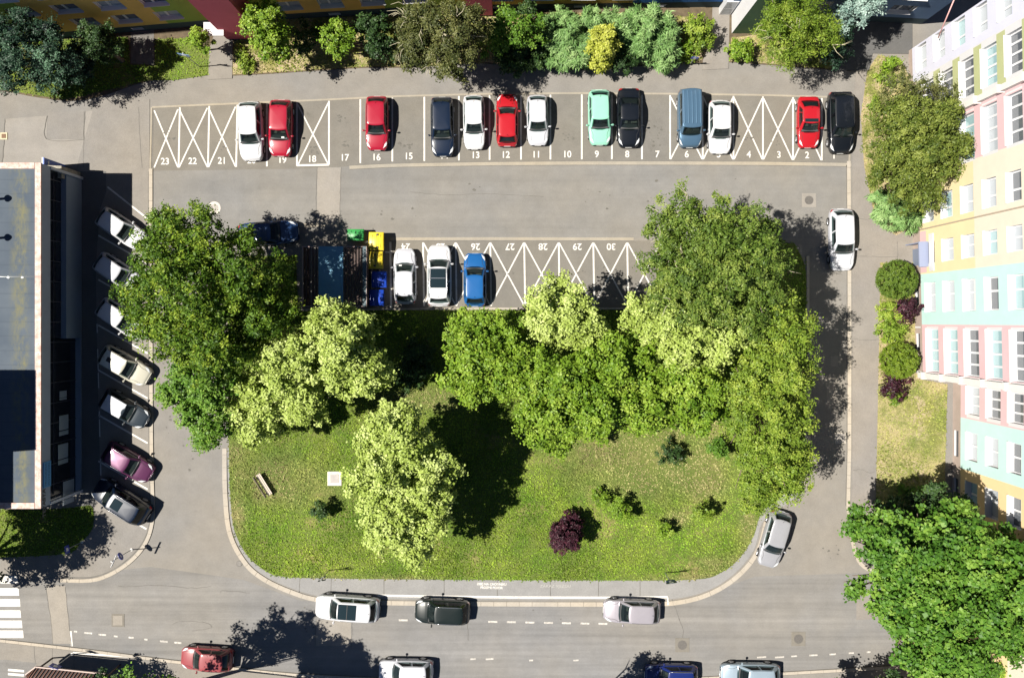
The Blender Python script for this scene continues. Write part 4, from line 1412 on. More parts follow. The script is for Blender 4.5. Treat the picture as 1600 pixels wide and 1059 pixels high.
for k, (x, y, r, z, mt, lb) in enumerate((
        (497, 797, 17, 1.2, L_DARK, 'small sapling in the lawn right of the bench, its shadow put into the dark leaves'),  # dark leaves set where the sapling's shadow falls
        (968, 795, 22, 1.4, L_MAPLE, 'young green shrub right of the purple shrub'),
        (1038, 828, 15, 1.1, L_MAPLE, 'small green shrub in the lower right lawn, nearest the blue street sign'),
        (1095, 797, 18, 1.6, L_YOLIVE, 'young yellowish tree at the edge of the lawn beside the silver car'),
        (1045, 705, 24, 1.3, L_DARK, 'shrub in the dry upper lawn, coloured dark for its own shadow'),  # dark leaf colour takes in the shadow beside the plant
        (935, 775, 16, 1.2, L_MAPLE, 'little green sapling above the purple shrub'),
        (1120, 700, 20, 1.6, L_MID, 'leafy green shrub right of the shadow-toned shrub in the dry lawn'))):
    shrub(lb, [(x, y, z, r * .8, z * .8), (x + r * .5, y + r * .3, z * .8, r * .5, z * .6)], mt, 30 + k, leaf=.15, clump=.28, dens=.8, gap=.25, group='young plants in the island lawn')

# right-hand side
tree('huge fresh green maple in the bottom right corner, the largest crown of the picture',
     [(1400, 850, 9.0, 66, 2.6), (1480, 850, 9.6, 76, 2.8), (1390, 930, 8.2, 52, 2.2), (1450, 930, 9.6, 80, 2.8), (1540, 900, 10, 84, 2.9), (1440, 1000, 8.6, 62, 2.4), (1520, 985, 9.2, 76, 2.6), (1590, 960, 9.2, 66, 2.4), (1345, 825, 7.4, 30, 1.5), (1335, 915, 7.0, 22, 1.2), (1480, 1040, 7.6, 46, 1.9), (1570, 870, 9.2, 50, 2.2)],
     L_BIG, 40, base=(1418, 862), trunk_r=.3, leaf=.3, clump=.52, per=40, gap=.3, rag=.2)
tree('olive brown tree beside the lavender facade, right of the black car in bay 1',
     [(1430, 215, 6.6, 66, 2.4), (1395, 260, 6.0, 50, 2.0), (1465, 250, 6.4, 48, 2.0), (1390, 195, 5.8, 40, 1.8), (1425, 290, 5.6, 46, 1.8), (1460, 190, 6.0, 40, 1.8)],
     L_YBROWN, 41, base=(1385, 240), leaf=.21, clump=.4, dens=1.1, aspect=.5, gap=.3, rag=.26, up=.5, inner=.3)
tree('thin pale yellow green tree above the olive tree at the right', [(1400, 150, 5.0, 34, 1.7), (1440, 155, 6.0, 34, 1.8), (1475, 160, 6.0, 26, 1.5)], L_BROWN, 42, base=(1396, 158), leaf=.17, clump=.4, dens=.6, aspect=.5, gap=.3)
shrub('turquoise green juniper hanging out below the olive tree', [(1395, 330, 1.6, 36, 1.1), (1420, 340, 1.4, 22, .9), (1380, 315, 1.4, 20, .9)], L_JUNI, 43, spray=True)
shrub('round clipped dark green bush beside the entrance', [(1401, 437, 1.5, 29, 1.4)], L_BALLD, 44, name='clipped_bush', cat='bush', leaf=.10, clump=.15, rag=.0, gap=0, per=30, dens=1.5, tight=.12, boughs=0, group='clipped ball bushes', up=.35)
shrub('round clipped light green bush in front of the pink facade', [(1405, 563, 1.5, 27, 1.4)], L_BALL, 45, name='clipped_bush', cat='bush', leaf=.10, clump=.15, rag=.0, gap=0, per=30, dens=1.5, tight=.12, boughs=0, group='clipped ball bushes', up=.35)
shrub('dark purple shrub just below the dark clipped bush', [(1418, 483, 1.1, 21, 1.0)], L_PURP, 46)
shrub('dark purple shrub just below the light clipped bush', [(1395, 603, .9, 22, .8)], L_PURP, 47)
shrub('yellow green shrub between the two clipped bushes', [(1394, 515, .8, 23, .8), (1390, 490, .7, 16, .7)], L_YOLIVE, 48)
shrub('bright green small shrub by the yellow lined yard', [(1388, 102, .9, 14, .9)], L_MAPLE, 49)
shrub('dark green leafy patch plant in the dry lawn at the right', [(1422, 770, .5, 15, .5)], L_MID, 50)
shrub('small green plant below the lower purple shrub', [(1400, 622, .5, 13, .45)], L_YOLIVE, 51)
tree('dark maroon green tree behind the huge maple, against the apricot wall', [(1470, 790, 6.2, 40, 1.8), (1430, 805, 5.6, 30, 1.6), (1385, 800, 5.2, 28, 1.4)], L_DARK, 52, base=(1420, 790), leaf=.22, clump=.45, gap=.25)

# along the top
tree('dark blue green spruce in the top left corner', [(40, 70, 5.5, 52, 2.2), (85, 85, 5.0, 46, 2.0), (30, 115, 4.0, 44, 1.7), (95, 120, 3.6, 34, 1.5), (-10, 90, 5.0, 50, 2.0)], L_DBLUE, 60, base=(85, 105), leaf=.2, clump=.42, gap=.25, aspect=.5, name='spruce', rag=.28)
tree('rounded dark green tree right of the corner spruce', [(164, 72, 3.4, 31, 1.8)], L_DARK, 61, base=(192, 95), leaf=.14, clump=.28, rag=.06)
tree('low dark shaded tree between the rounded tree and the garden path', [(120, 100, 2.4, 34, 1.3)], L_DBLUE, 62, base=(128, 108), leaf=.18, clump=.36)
tree('small light green tree left of the first red tower', [(315, 68, 2.6, 17, 1.2), (308, 58, 2.6, 11, .9)], L_MAPLE, 63, base=(322, 78), leaf=.18, clump=.32, trunk_r=.07)
tree('fresh green tree right of the first red tower', [(420, 45, 5.2, 36, 1.9), (430, 75, 4.4, 30, 1.6), (405, 30, 4.8, 26, 1.6)], L_MAPLE, 64, base=(442, 75), leaf=.2, clump=.4, gap=.18)
tree('smaller fresh green tree in the top bed above bay 17', [(528, 55, 4.0, 26, 1.6), (535, 75, 3.4, 20, 1.3)], L_MAPLE, 65, base=(545, 78), leaf=.18, clump=.36)
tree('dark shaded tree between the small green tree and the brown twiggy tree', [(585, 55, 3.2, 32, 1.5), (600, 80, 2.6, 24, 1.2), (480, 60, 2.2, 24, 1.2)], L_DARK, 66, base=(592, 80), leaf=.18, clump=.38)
tree('brownish olive tree with bare pale twigs above bays 14 and 15', [(665, 50, 6.6, 44, 2.0), (710, 60, 6.8, 52, 2.2), (650, 80, 5.8, 36, 1.7), (700, 100, 5.8, 38, 1.7), (735, 45, 6.2, 34, 1.7), (640, 35, 6.0, 26, 1.4)], L_BROWN, 67, base=(692, 88), leaf=.2, clump=.4, dens=1.05, aspect=.5, gap=.32, rag=.26, twigs=3, inner=.3)
tree('dense green tree in deep shade above bays 11 and 12', [(795, 50, 3.6, 36, 1.5), (830, 48, 3.4, 26, 1.3), (770, 70, 3.0, 24, 1.2)], L_MID, 68, base=(800, 70), leaf=.19, clump=.4, gap=.25)
shrub('wide dark shrub added to draw the deep shade above bays 11 and 12', [(800, 88, 1.4, 34, .9), (835, 85, 1.2, 26, .8)], L_DARK, 168)  # added shrub, its dark leaves stand for shade below the tree
shrub('dark pointed evergreen against the ochre wall', [(823, 22, 2.0, 14, 1.9)], L_DARK, 69, leaf=.15)
shrub('spreading blue green juniper left of the golden bush', [(878, 52, 1.7, 38, 1.2), (905, 80, 1.4, 36, 1.1), (875, 85, 1.3, 28, .9), (925, 45, 1.6, 30, 1.1), (960, 42, 1.6, 26, 1.0), (855, 48, 1.4, 22, .9)], L_JUNI, 70, spray=True, name='juniper', group='junipers along the top bed')
shrub('spreading blue green juniper right of the golden bush', [(1000, 48, 1.8, 38, 1.3), (1032, 60, 1.6, 36, 1.2), (1035, 90, 1.2, 28, .9), (990, 75, 1.5, 28, 1.0)], L_JUNI, 71, spray=True, name='juniper', group='junipers along the top bed')
shrub('golden yellow bush above the mint car', [(940, 72, 2.8, 28, 1.9), (936, 95, 2.0, 20, 1.3)], L_YEL, 72, leaf=.16, clump=.26)
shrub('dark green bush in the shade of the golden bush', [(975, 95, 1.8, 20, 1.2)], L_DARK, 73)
shrub('yellow green bush left of the glazed porch path', [(1088, 48, 1.6, 23, 1.3), (1098, 65, 1.2, 16, 1.0)], L_YOLIVE, 74)
shrub('small round green bush beside the dark juniper, near the blue board', [(1070, 75, .9, 14, .8)], L_MAPLE, 75)
shrub('leafy green bush right of the porch path', [(1158, 78, 1.2, 20, 1.0)], L_MAPLE, 76)
tree('weeping olive green tree hiding the green stair tower', [(1235, 25, 6.6, 52, 2.2), (1225, 70, 5.6, 46, 1.9), (1270, 55, 6.0, 44, 2.0), (1205, 40, 5.6, 32, 1.7)], L_YOLIVE, 77, base=(1232, 75), leaf=.24, clump=.44, aspect=.28, gap=.2, rag=.24, up=.4, twigs=4)
tree('pale blue spruce by the navy wall', [(1335, 10, 5.0, 34, 1.9), (1310, 35, 4.0, 24, 1.5), (1360, 0, 5.4, 24, 1.5)], L_PALE, 78, base=(1312, 45), leaf=.2, clump=.34, aspect=.5, name='spruce', gap=.1)
tree('dark blue green spruce below the pale blue spruce', [(1300, 78, 3.2, 26, 1.4), (1308, 55, 3.6, 24, 1.4)], L_DBLUE, 79, base=(1300, 82), leaf=.18, clump=.34, name='spruce')
for k, (x, y, r, lb) in enumerate(((385, 103, 13, 'small yellow green plant at the corner of the first path'), (375, 85, 10, 'pale green tuft beside the first path'), (650, 92, 14, 'low green plant below the brown twiggy tree'), (1075, 95, 10, 'low pale plant under the blue board'), (1385, 120, 16, 'dry yellowish plant below the small bright shrub'), (1370, 165, 14, 'low olive plant at the pavement edge left of the olive tree'))):
    shrub(lb, [(x, y, .4, r, .4)], L_YOLIVE, 90 + k, group='low plants in the beds')

# beyond the bottom edge: their tips and shadows reach into the picture
tree('tall dark tree whose crown tip rises from the bottom edge left of the red car', [(228, 1092, 10.0, 50, 2.4), (188, 1100, 9.0, 40, 2.0), (265, 1090, 9.2, 36, 2.0), (330, 1120, 9.0, 50, 2.2)], L_MID, 100, base=(318, 1062), leaf=.22, clump=.46, rag=.3, gap=.2)
tree('shade tree standing beyond the bottom edge, throwing the wide shadow left of the white car', [(356, 1176, 10.0, 54, 2.2), (398, 1172, 8.5, 38, 1.8), (296, 1142, 9.5, 32, 1.8)], L_DARK, 110, base=(405, 1072), leaf=.24, clump=.5, rag=.26)
tree('dark leafy bush behind the wooden lattice rooflet', [(150, 1070, 2.6, 24, 1.3), (180, 1074, 2.6, 22, 1.3)], L_DARK, 102, base=(160, 1062), leaf=.18, clump=.36, rag=.3)
tree('shade tree beyond the bottom edge left of the dark blue car', [(910, 1138, 8.0, 38, 1.9), (945, 1142, 7.0, 30, 1.7)], L_DARK, 114, base=(905, 1076), leaf=.22, clump=.46, rag=.3)
tree('dark tree beyond the bottom edge right of the light blue car', [(1330, 1100, 3.4, 50, 1.6), (1400, 1092, 3.4, 44, 1.6)], L_DARK, 115, base=(1310, 1064), leaf=.22, clump=.46, rag=.3)
tree('green tree in the shade at the very bottom right corner', [(1560, 1064, 5.0, 52, 2.0), (1500, 1062, 4.6, 34, 1.7)], L_MAPLE, 116, base=(1510, 1030), leaf=.24, clump=.5)
tree('tree beyond the left edge shading the corner lawn', [(-95, 890, 7.0, 70, 2.4), (-150, 860, 8.0, 80, 2.6), (-40, 905, 3.2, 44, 1.7)], L_DARK, 117, base=(-55, 870), leaf=.22, clump=.5, rag=.26)

# ---------------------------------------------------------------- cars
C_GLASS = plain('car_glass', (0.012, 0.022, 0.026), 0.04, spec=0.9)
m, t, b = new_mat('car_window')
b.inputs['Base Color'].default_value = (0.01, 0.014, 0.016, 1)
b.inputs['Roughness'].default_value = 0.03
b.inputs['Specular IOR Level'].default_value = 0.8
tr = t.nodes.new('ShaderNodeBsdfTransparent')
tr.inputs[0].default_value = (0.50, 0.60, 0.58, 1)
mx = t.nodes.new('ShaderNodeMixShader')
mx.inputs[0].default_value = 0.62
t.links.new(b.outputs[0], mx.inputs[1])
t.links.new(tr.outputs[0], mx.inputs[2])
t.links.new(mx.outputs[0], t.nodes['Material Output'].inputs[0])
C_WIN = m
C_SEATS = [plain('seat_cloth_grey', (0.10, 0.10, 0.105), 0.9), plain('seat_cloth_dark', (0.035, 0.035, 0.04), 0.9), plain('seat_cloth_beige', (0.22, 0.20, 0.17), 0.9)]
C_CABIN = plain('cabin_trim', (0.03, 0.03, 0.032), 0.8)
C_BLACK = plain('car_black_plastic', (0.02, 0.02, 0.022), 0.5)
C_TYRE = plain('tyre', (0.018, 0.018, 0.018), 0.85)
C_RIM = plain('rim', (0.45, 0.45, 0.46), 0.3, 0.8)
C_LAMP = plain('headlamp', (0.62, 0.64, 0.66), 0.12, spec=0.8, coat=1)
C_TAIL = plain('tail_lamp', (0.35, 0.012, 0.012), 0.2, coat=1)
C_CHROME = plain('chrome_trim', (0.65, 0.65, 0.66), 0.2, 0.9)
C_PLATE = plain('number_plate', (0.7, 0.7, 0.68), 0.5)
C_SEAM = plain('panel_gap', (0.03, 0.03, 0.032), 0.8)


def paint(name, col, metal=0.0):
    return plain('car_' + name, col, 0.32, metal, 0.6, spec=0.35, var=0.03, vscale=1.5)


def car(label, px, py, heading, L, W, Ht, pm, kind='hatch', cat='car', name='parked_car', pano=None, rails=False, roofm=None, ribs=0, hatch=False, white_dash=False, group='cars in the car park', zc=0.85, z0=0.0, tailw=None):
    ctr = P(px, py, zc)
    root = empty(name, (ctr.x, ctr.y, z0), R(heading))
    tag(root, label, cat, group)
    hl = L / 2
    zb = Ht * 0.63
    # lengthwise layout, x forward: cowl, windscreen top, roof end, rear glass foot
    hood = {'hatch': .27, 'sedan': .28, 'estate': .27, 'suv': .25, 'van': .20, 'mini': .20, 'coupe': .29}[kind]
    ws = {'hatch': .17, 'sedan': .155, 'estate': .15, 'suv': .135, 'van': .105, 'mini': .17, 'coupe': .17}[kind]
    rg_ = {'hatch': .105, 'sedan': .145, 'estate': .09, 'suv': .075, 'van': .03, 'mini': .06, 'coupe': .16}[kind]
    tr = {'hatch': .045, 'sedan': .17, 'estate': .04, 'suv': .05, 'van': .02, 'mini': .035, 'coupe': .09}[kind]
    xf0 = hl - hood * L
    xf1 = xf0 - ws * L
    xr0 = -hl + tr * L
    xr1 = xr0 + rg_ * L
    wr = 0.315 + (0.03 if kind in ('suv', 'van') else 0)
    xw = (hl - 0.185 * L, -hl + 0.20 * L)

    def half(x):
        s = x / hl
        p = 4.6 if s > 0 else 5.5
        k = 0.60 if s > 0 else 0.70
        return W / 2 * (k + (1 - k) * max(0.0, 1 - abs(s) ** p) ** 0.55)

    def top(x):
        if x > xf0:
            t = (hl - x) / (hl - xf0)
            return zb - 0.02 - (zb - Ht * 0.47) * (1 - t) ** 1.7 - 0.22 * max(0, 1 - t * 9) ** 2
        if x < xr0:
            t = (x + hl) / max(xr0 + hl, 1e-3)
            return zb - 0.02 - (0.06 if kind in ('sedan', 'coupe') else 0.16) * (1 - t) - 0.25 * max(0, 1 - (x + hl) / 0.14) ** 2
        return zb

    def prof(x):
        w, z = half(x), top(x)
        za = 0.0
        for q in xw:
            if abs(x - q) < wr + 0.06:
                za = max(za, math.sqrt((wr + 0.06) ** 2 - (x - q) ** 2) + wr)
        zf = 0.21
        e = max(z - 0.10, 0.5)
        return [(0, max(zf, za * .5)), (0.84 * w, max(zf, za * .95)), (0.97 * w, max(zf + .05, za)), (1.0 * w, max(0.42, za)), (1.0 * w, max(.58, min(za + .03, e))), (0.985 * w, max(e, .6)), (0.95 * w, max(z - 0.03, .62)), (0.86 * w, max(z, .63)), (0.5 * w, max(z + 0.028, .64)), (0, max(z + 0.036, .645))]
    xs = sorted(set([hl * s for s in (-1, -.985, -.96, -.93, -.88, .88, .92, .955, .98, .995, 1)] + [q + d * (wr + .06) for q in xw for d in (-1, -.97, -.8, -.5, 0, .5, .8, .97, 1)] + [xf0, xr0] + list(np.linspace(-hl * .85, hl * .85, 16))))
    b = MB()
    vs, fs = [], []
    for x in xs:
        pr = prof(x)
        vs += [(x, y, z) for y, z in pr] + [(x, -y, z) for y, z in pr[-2:0:-1]]
    m_ = 18
    for i in range(len(xs) - 1):
        for j in range(m_):
            k = (j + 1) % m_
            fs.append((i * m_ + j, i * m_ + k, i * m_ + m_ + k, i * m_ + m_ + j))
    fs.append(tuple(range(m_)))
    fs.append(tuple((len(xs) - 1) * m_ + j for j in range(m_ - 1, -1, -1)))
    b.add(vs, fs, 0, True)
    # greenhouse
    wb, wt = 0.445 * W, (0.375 if kind not in ('van',) else .41) * W
    zr = Ht - 0.03

    def ring(v):
        ww = wb + (wt - wb) * v ** 1.15
        f = xf0 + 0.02 + (xf1 - xf0) * v
        r = xr0 + 0.02 + (xr1 - xr0) * v ** 1.25
        bf, br = 0.13 * (1 - .3 * v), 0.10
        z = zb - 0.03 + (zr - zb + 0.03) * v
        pts = []
        for k in range(9):
            y = -ww + 2 * ww * k / 8
            pts.append((f + bf * (1 - (y / ww) ** 2) - 0.05, y * (0.985 if k in (0, 8) else 1), z))
        for k in range(1, 12):
            t = k / 12
            pts.append((f - 0.05 + (r + .05 - f + .05) * t, ww + 0.025 * math.sin(math.pi * t), z))
        for k in range(9):
            y = ww - 2 * ww * k / 8
            pts.append((r + 0.05 - br * (1 - (y / ww) ** 2), y, z))
        for k in range(1, 12):
            t = k / 12
            pts.append((r + .05 + (f - .05 - r - .05) * t, -ww - 0.025 * math.sin(math.pi * t), z))
        return pts
    V_ = [0, .07, .35, .65, .93, 1.0]
    side_open = (1, 2, 3, 4, 6, 7, 8, 9) if kind != 'coupe' else (2, 3, 4, 5, 6, 8, 9)
    opened = set(range(1, 7)) | set(range(21, 27)) | {8 + q for q in side_open} | {39 - q for q in side_open}
    rings = [ring(v) for v in V_]
    N = 40
    vs, fs = [], []
    for r in rings:
        vs += r
    for i in range(len(V_) - 1):
        for j in range(N):
            if 1 <= i <= 3 and j in opened:
                continue
            k = (j + 1) % N
            fs.append((i * N + j, i * N + k, i * N + N + k, i * N + N + j))
    top_ = rings[-1]
    cx = (xf1 + xr1) / 2
    base = len(vs)
    for q, dz in ((.96, .014), (.82, .032), (.5, .045)):
        vs += [(cx + (x - cx) * q, y * q, z + dz) for x, y, z in top_]
    for i in range(3):
        o0 = (len(V_) - 1) * N if i == 0 else base + (i - 1) * N
        o1 = base + i * N
        for j in range(N):
            k = (j + 1) % N
            fs.append((o0 + j, o0 + k, o1 + k, o1 + j))
    vs.append((cx, 0, zr + .05))
    for j in range(N):
        fs.append((base + 2 * N + j, base + 2 * N + (j + 1) % N, len(vs) - 1))
    b.add(vs, fs, 0, True)
    b.build('body', pm, root)

    def surf(j, v):      # point on greenhouse at ring index (float) j and height v
        r = ring(v)
        j0 = int(math.floor(j)) % N
        t = j - math.floor(j)
        a, c = Vector(r[j0]), Vector(r[(j0 + 1) % N])
        return a + (c - a) * t

    def glass(nm, j0, j1, v0, v1, nj, off, m=C_WIN, slant=0.0):
        g_ = MB()
        vs, fs = [], []
        nv = 4
        for a in range(nv + 1):
            v = v0 + (v1 - v0) * a / nv
            for c in range(nj + 1):
                j = j0 + (j1 - j0) * c / nj
                vs.append(surf(j, v) + Vector(off))
        for a in range(nv):
            for c in range(nj):
                i = a * (nj + 1) + c
                fs.append((i, i + 1, i + nj + 2, i + nj + 1))
        g_.add(vs, fs, 0, True)
        return g_.build(nm, m, root)
    glass('windscreen', .55, 7.45, .05, .955, 14, (.012, 0, .010))
    glass('rear_window', 20.6, 27.4, .05, .945, 12, (-.012, 0, .010))
    for sgn, lo, hi in ((1, 8.0, 20.0), (-1, 28.0, 40.0)):
        n_ = hi - lo
        splits = (.08, .46, .50, .90) if kind != 'coupe' else (.10, .62, .65, .85)
        a, c, d, e = splits
        if sgn > 0:
            rs = ((lo + n_ * a, lo + n_ * c), (lo + n_ * d, lo + n_ * e))
        else:
            rs = ((hi - n_ * c, hi - n_ * a), (hi - n_ * e, hi - n_ * d))
        for q0, q1 in rs:
            glass('side_window', q0, q1, .05, .945, 6, (0, .012 * sgn, .003))
    glass('cowl', .9, 7.1, 0.005, .06, 10, (.02, 0, .012), C_BLACK)
    ln_ = xf0 - xr0
    g_ = MB()
    zf_ = zb + .055
    g_.add([(xr0 + .12, -wb * .9, zf_), (xf0 - .02, -wb * .9, zf_), (xf0 - .02, wb * .9, zf_), (xr0 + .12, wb * .9, zf_)], [(0, 1, 2, 3)])
    g_.build('cabin_floor', C_CABIN, root)
    sm_ = rnd.choice(C_SEATS)
    sh_ = (Ht - zb) * .62
    for sgn in (1, -1):
        g_ = MB()
        xs_b = xf1 - .02 * L - .12
        g_.bevbox((xs_b, sgn * wb * .46, zf_ + sh_ * .38), (.16, wb * .62, sh_ * .76), .05)
        g_.bevbox((xs_b - .02, sgn * wb * .46, zf_ + sh_ * .86), (.09, wb * .3, sh_ * .24), .03)
        g_.bevbox((xs_b + .24, sgn * wb * .46, zf_ + .05), (.4, wb * .6, .1), .03)
        g_.build('seat', sm_, root)
    g_ = MB()
    xb_ = xr1 + .03 * L + (0.25 if kind in ('estate', 'van', 'suv') else .12)
    g_.bevbox((xb_, 0, zf_ + sh_ * .34), (.15, wb * 1.5, sh_ * .68), .05)
    g_.bevbox((xb_ + .26, 0, zf_ + .06), (.4, wb * 1.5, .12), .03)
    g_.build('rear_seat', sm_, root)
    g_ = MB()
    g_.bevbox((xf0 - .22, 0, zf_ + .03), (.34, wb * 1.62, .09), .03)
    g_.build('dashboard', plain('dash_grey', (0.06, 0.06, 0.062), .7), root)
    g_ = MB()
    cst = Vector((xf0 - .50, wb * .45, zf_ + .13))
    ringp = [cst + Vector((math.sin(t_) * .06, math.cos(t_) * .18, math.sin(t_) * .15)) for t_ in np.linspace(0, 2 * math.pi, 13)]
    g_.tube(ringp, [.018] * 13, 5)
    g_.build('steering_wheel', C_BLACK, root)
    for sgn in (1, -1):      # dark gutter between roof and side frame
        g_ = MB()
        r1 = ring(1.0)
        pts = [Vector(r1[j]) + Vector((0, -.035 * (1 if r1[j][1] > 0 else -1), .022)) for j in (range(9, 21) if sgn > 0 else range(29, 40))]
        g_.tube(pts, [.012] * len(pts), 4)
        g_.build('roof_gutter', C_SEAM, root)
    # lamps lie on the body skin
    def skin(x, f):
        pr = prof(x)[4:]
        # f 0 at the middle, 1 at the flank
        ys = [p[0] for p in pr][::-1]
        zs = [p[1] for p in pr][::-1]
        s = np.concatenate([[0], np.cumsum(np.hypot(np.diff(ys), np.diff(zs)))])
        q = f * s[-1]
        return float(np.interp(q, s, ys)), float(np.interp(q, s, zs))

    def patch(nm, x0, x1, f0, f1, m, sgn, off=0.010, nx=4, nf=5, skew=0.0):
        g_ = MB()
        vs, fs = [], []
        for a in range(nx + 1):
            for c in range(nf + 1):
                ff = f0 + (f1 - f0) * c / nf
                x = x0 + (x1 - x0) * a / nx + skew * (ff - f0)
                x = max(min(x, hl * .999), -hl * .999)
                y, z = skin(x, ff)
                vs.append((x + (off if x0 > 0 else -off), sgn * (y + off * ff), z + off))
        for a in range(nx):
            for c in range(nf):
                i = a * (nf + 1) + c
                f_ = (i, i + 1, i + nf + 2, i + nf + 1)
                fs.append(f_ if sgn > 0 else f_[::-1])
        g_.add(vs, fs, 0, True)
        return g_.build(nm, m, root)
    for sgn in (1, -1):
        patch('headlight', hl * .955, hl * .80, .62, .80, C_LAMP, sgn, skew=-hl * .55)
        if kind in ('sedan', 'coupe'):
            patch('tail_light', -hl * .992, -hl * .93, .55, .86, C_TAIL, sgn, skew=hl * .15)
        else:
            patch('tail_light', -hl * .985, -hl * .90, .68, .95, C_TAIL, sgn, skew=hl * .1)
    # bonnet edge and tailgate seams
    sm = MB()
    for sgn in (1, -1):
        pts = []
        for k in range(7):
            x = xf0 - .06 + (hl * .86 - xf0) * k / 6
            y, z = skin(x, .62 - .06 * k / 6)
            pts.append(Vector((x, sgn * y, z + .001)))
        sm.tube(pts, [.013] * 7, 4)
    sm.build('panel_gap', C_SEAM, root) if pm.node_tree.nodes['Principled BSDF'] and kind != 'van' else None
    g_ = MB()
    w_ = half(hl * .97)
    g_.bevbox((hl - .05, 0, .40), (.12, w_ * 1.5, .18), .02)
    g_.build('grille', C_BLACK, root)
    g_ = MB()
    g_.bevbox((-hl + .03, 0, .36), (.12, half(-hl * .97) * 1.5, .16), .02)
    g_.build('rear_bumper', C_BLACK, root)
    for x in (hl + .012, -hl - .012):
        g_ = MB()
        g_.box((x, 0, .46 if x > 0 else .55), (.02, .5, .11))
        g_.build('number_plate', C_PLATE, root)
    for sgn in (1, -1):
        g_ = MB()
        g_.box((xf0 - .30, sgn * (W / 2 + .015), zb + .03), (.05, .1, .04))
        g_.bevbox((xf0 - .30, sgn * (W / 2 + .11), zb + .07), (.13, .19, .14), .04)
        g_.build('wing_mirror', pm, root)
    for x in xw:
        for sgn in (1, -1):
            g_ = MB()
            y1, y0 = sgn * (W / 2 - .012), sgn * (W / 2 - .22)
            g_.cyl((x, y0, wr), (x, y1, wr), wr, n=20)
            wh = g_.build('wheel', C_TYRE, root)
            g_ = MB()
            g_.cyl((x, y1 - sgn * .01, wr), (x, y1 + sgn * .006, wr), wr * .66, n=14)
            for k in range(5):
                t = k * 2 * math.pi / 5
                g_.cyl((x, y1 + sgn * .007, wr), (x + math.cos(t) * wr * .6, y1 + sgn * .007, wr + math.sin(t) * wr * .6), .025, n=5)
            g_.build('rim', C_RIM, wh)
    def roofpatch(nm, x0, x1, fw, m, off=.012, n=6):
        g_ = MB()
        vs, fs = [], []
        for a in range(n + 1):
            x = x0 + (x1 - x0) * a / n
            for c in range(n + 1):
                y = wt * fw * (-1 + 2 * c / n)
                # height of the crown, by the same shrinking rings
                q = max(abs(y) / wt, abs(x - cx) / max((xf1 - xr1) / 2 + .02, .1))
                z = zr + np.interp(q, [0, .5, .82, .96, 1], [.05, .045, .032, .014, 0])
                vs.append((x, y, z + off))
        for a in range(n):
            for c in range(n):
                i = a * (n + 1) + c
                fs.append((i, i + 1, i + n + 2, i + n + 1))
        g_.add(vs, fs, 0, True)
        return g_.build(nm, m, root)
    if pano:
        a, c, fw = pano
        ln = xf1 - xr1
        roofpatch('glass_roof', xf1 - ln * c, xf1 - ln * a, fw, C_GLASS)
        if c - a > .5:
            g_ = MB()
            g_.box((xf1 - ln * (a + c) / 2, 0, zr + .068), (.05, wt * fw * 1.96, .012))
            g_.build('roof_bar', C_CHROME if rails else C_BLACK, root)
    if roofm:
        ln = xf1 - xr1
        roofpatch('roof_panel', xr1 + .02, xf1 + .02, .95, roofm, .012, 8)
    if hatch:
        ln = xf1 - xr1
        roofpatch('roof_hatch', xr1 + ln * .2, xr1 + ln * .42, .28, C_BLACK, .014, 2)
    if rails:
        for sgn in (1, -1):
            g_ = MB()
            y = sgn * wt * .93
            n5 = 7
            pts = [(xr1 + .05 + (xf1 - xr1 - .1) * k / (n5 - 1), y, zr + .03 + .05 * math.sin(math.pi * min(1, max(0, .12 + .76 * k / (n5 - 1))))) for k in range(n5)]
            g_.tube(pts, [.022] * n5, 6)
            g_.build('roof_rail', C_CHROME, root)
    if ribs:
        g_ = MB()
        for k in range(ribs):
            y = wt * (-.82 + 1.64 * k / (ribs - 1))
            g_.bevbox(((xf1 + xr1) / 2 - .05, y, zr + .035 + .022 * (1 - abs(y / wt))), ((xf1 - xr1) * .88, .075, .04), .015)
        g_.build('roof_rib', pm, root)
    g_ = MB()
    g_.tube([(xr1 + .12, 0, zr + .04), (xr1 - .02, 0, zr + .2)], [.012, .006], 5)
    if kind not in ('van',):
        g_.build('aerial', C_BLACK, root)
    if white_dash:
        g_ = MB()
        p = surf(5.6, .35)
        g_.box(p + Vector((.03, 0, .02)), (.12, .22, .01), rot=Matrix.Rotation(R(28), 3, 'Y'))
        g_.build('paper_slip', C_PLATE, root)
    return root


WHITE = paint('white', (0.54, 0.54, 0.555))
WHITE2 = paint('pearl_white', (0.46, 0.465, 0.50))
SILVER = paint('silver', (0.36, 0.36, 0.38), .3)
LILAC = paint('lilac_silver', (0.36, 0.335, 0.365), .3)
REDC = paint('red', (0.30, 0.008, 0.026))
REDB = paint('bright_red', (0.36, 0.009, 0.016))
ROSE = paint('rose_red', (0.24, 0.05, 0.055))
BLACK = paint('black', (0.005, 0.007, 0.011))
NAVYC = paint('navy', (0.005, 0.012, 0.03))
MINT = paint('mint', (0.24, 0.52, 0.39))
BLUEC = paint('blue', (0.01, 0.09, 0.27))
STEEL = paint('steel_blue', (0.07, 0.135, 0.21), .3)
PURPLE = paint('purple', (0.10, 0.028, 0.075), .2)
CREAMC = paint('cream', (0.46, 0.44, 0.36))
GREEN = paint('dark_green', (0.006, 0.011, 0.010))
ICE = paint('ice_blue', (0.30, 0.37, 0.43), .3)
DBLUE = paint('royal_blue', (0.008, 0.018, 0.11))

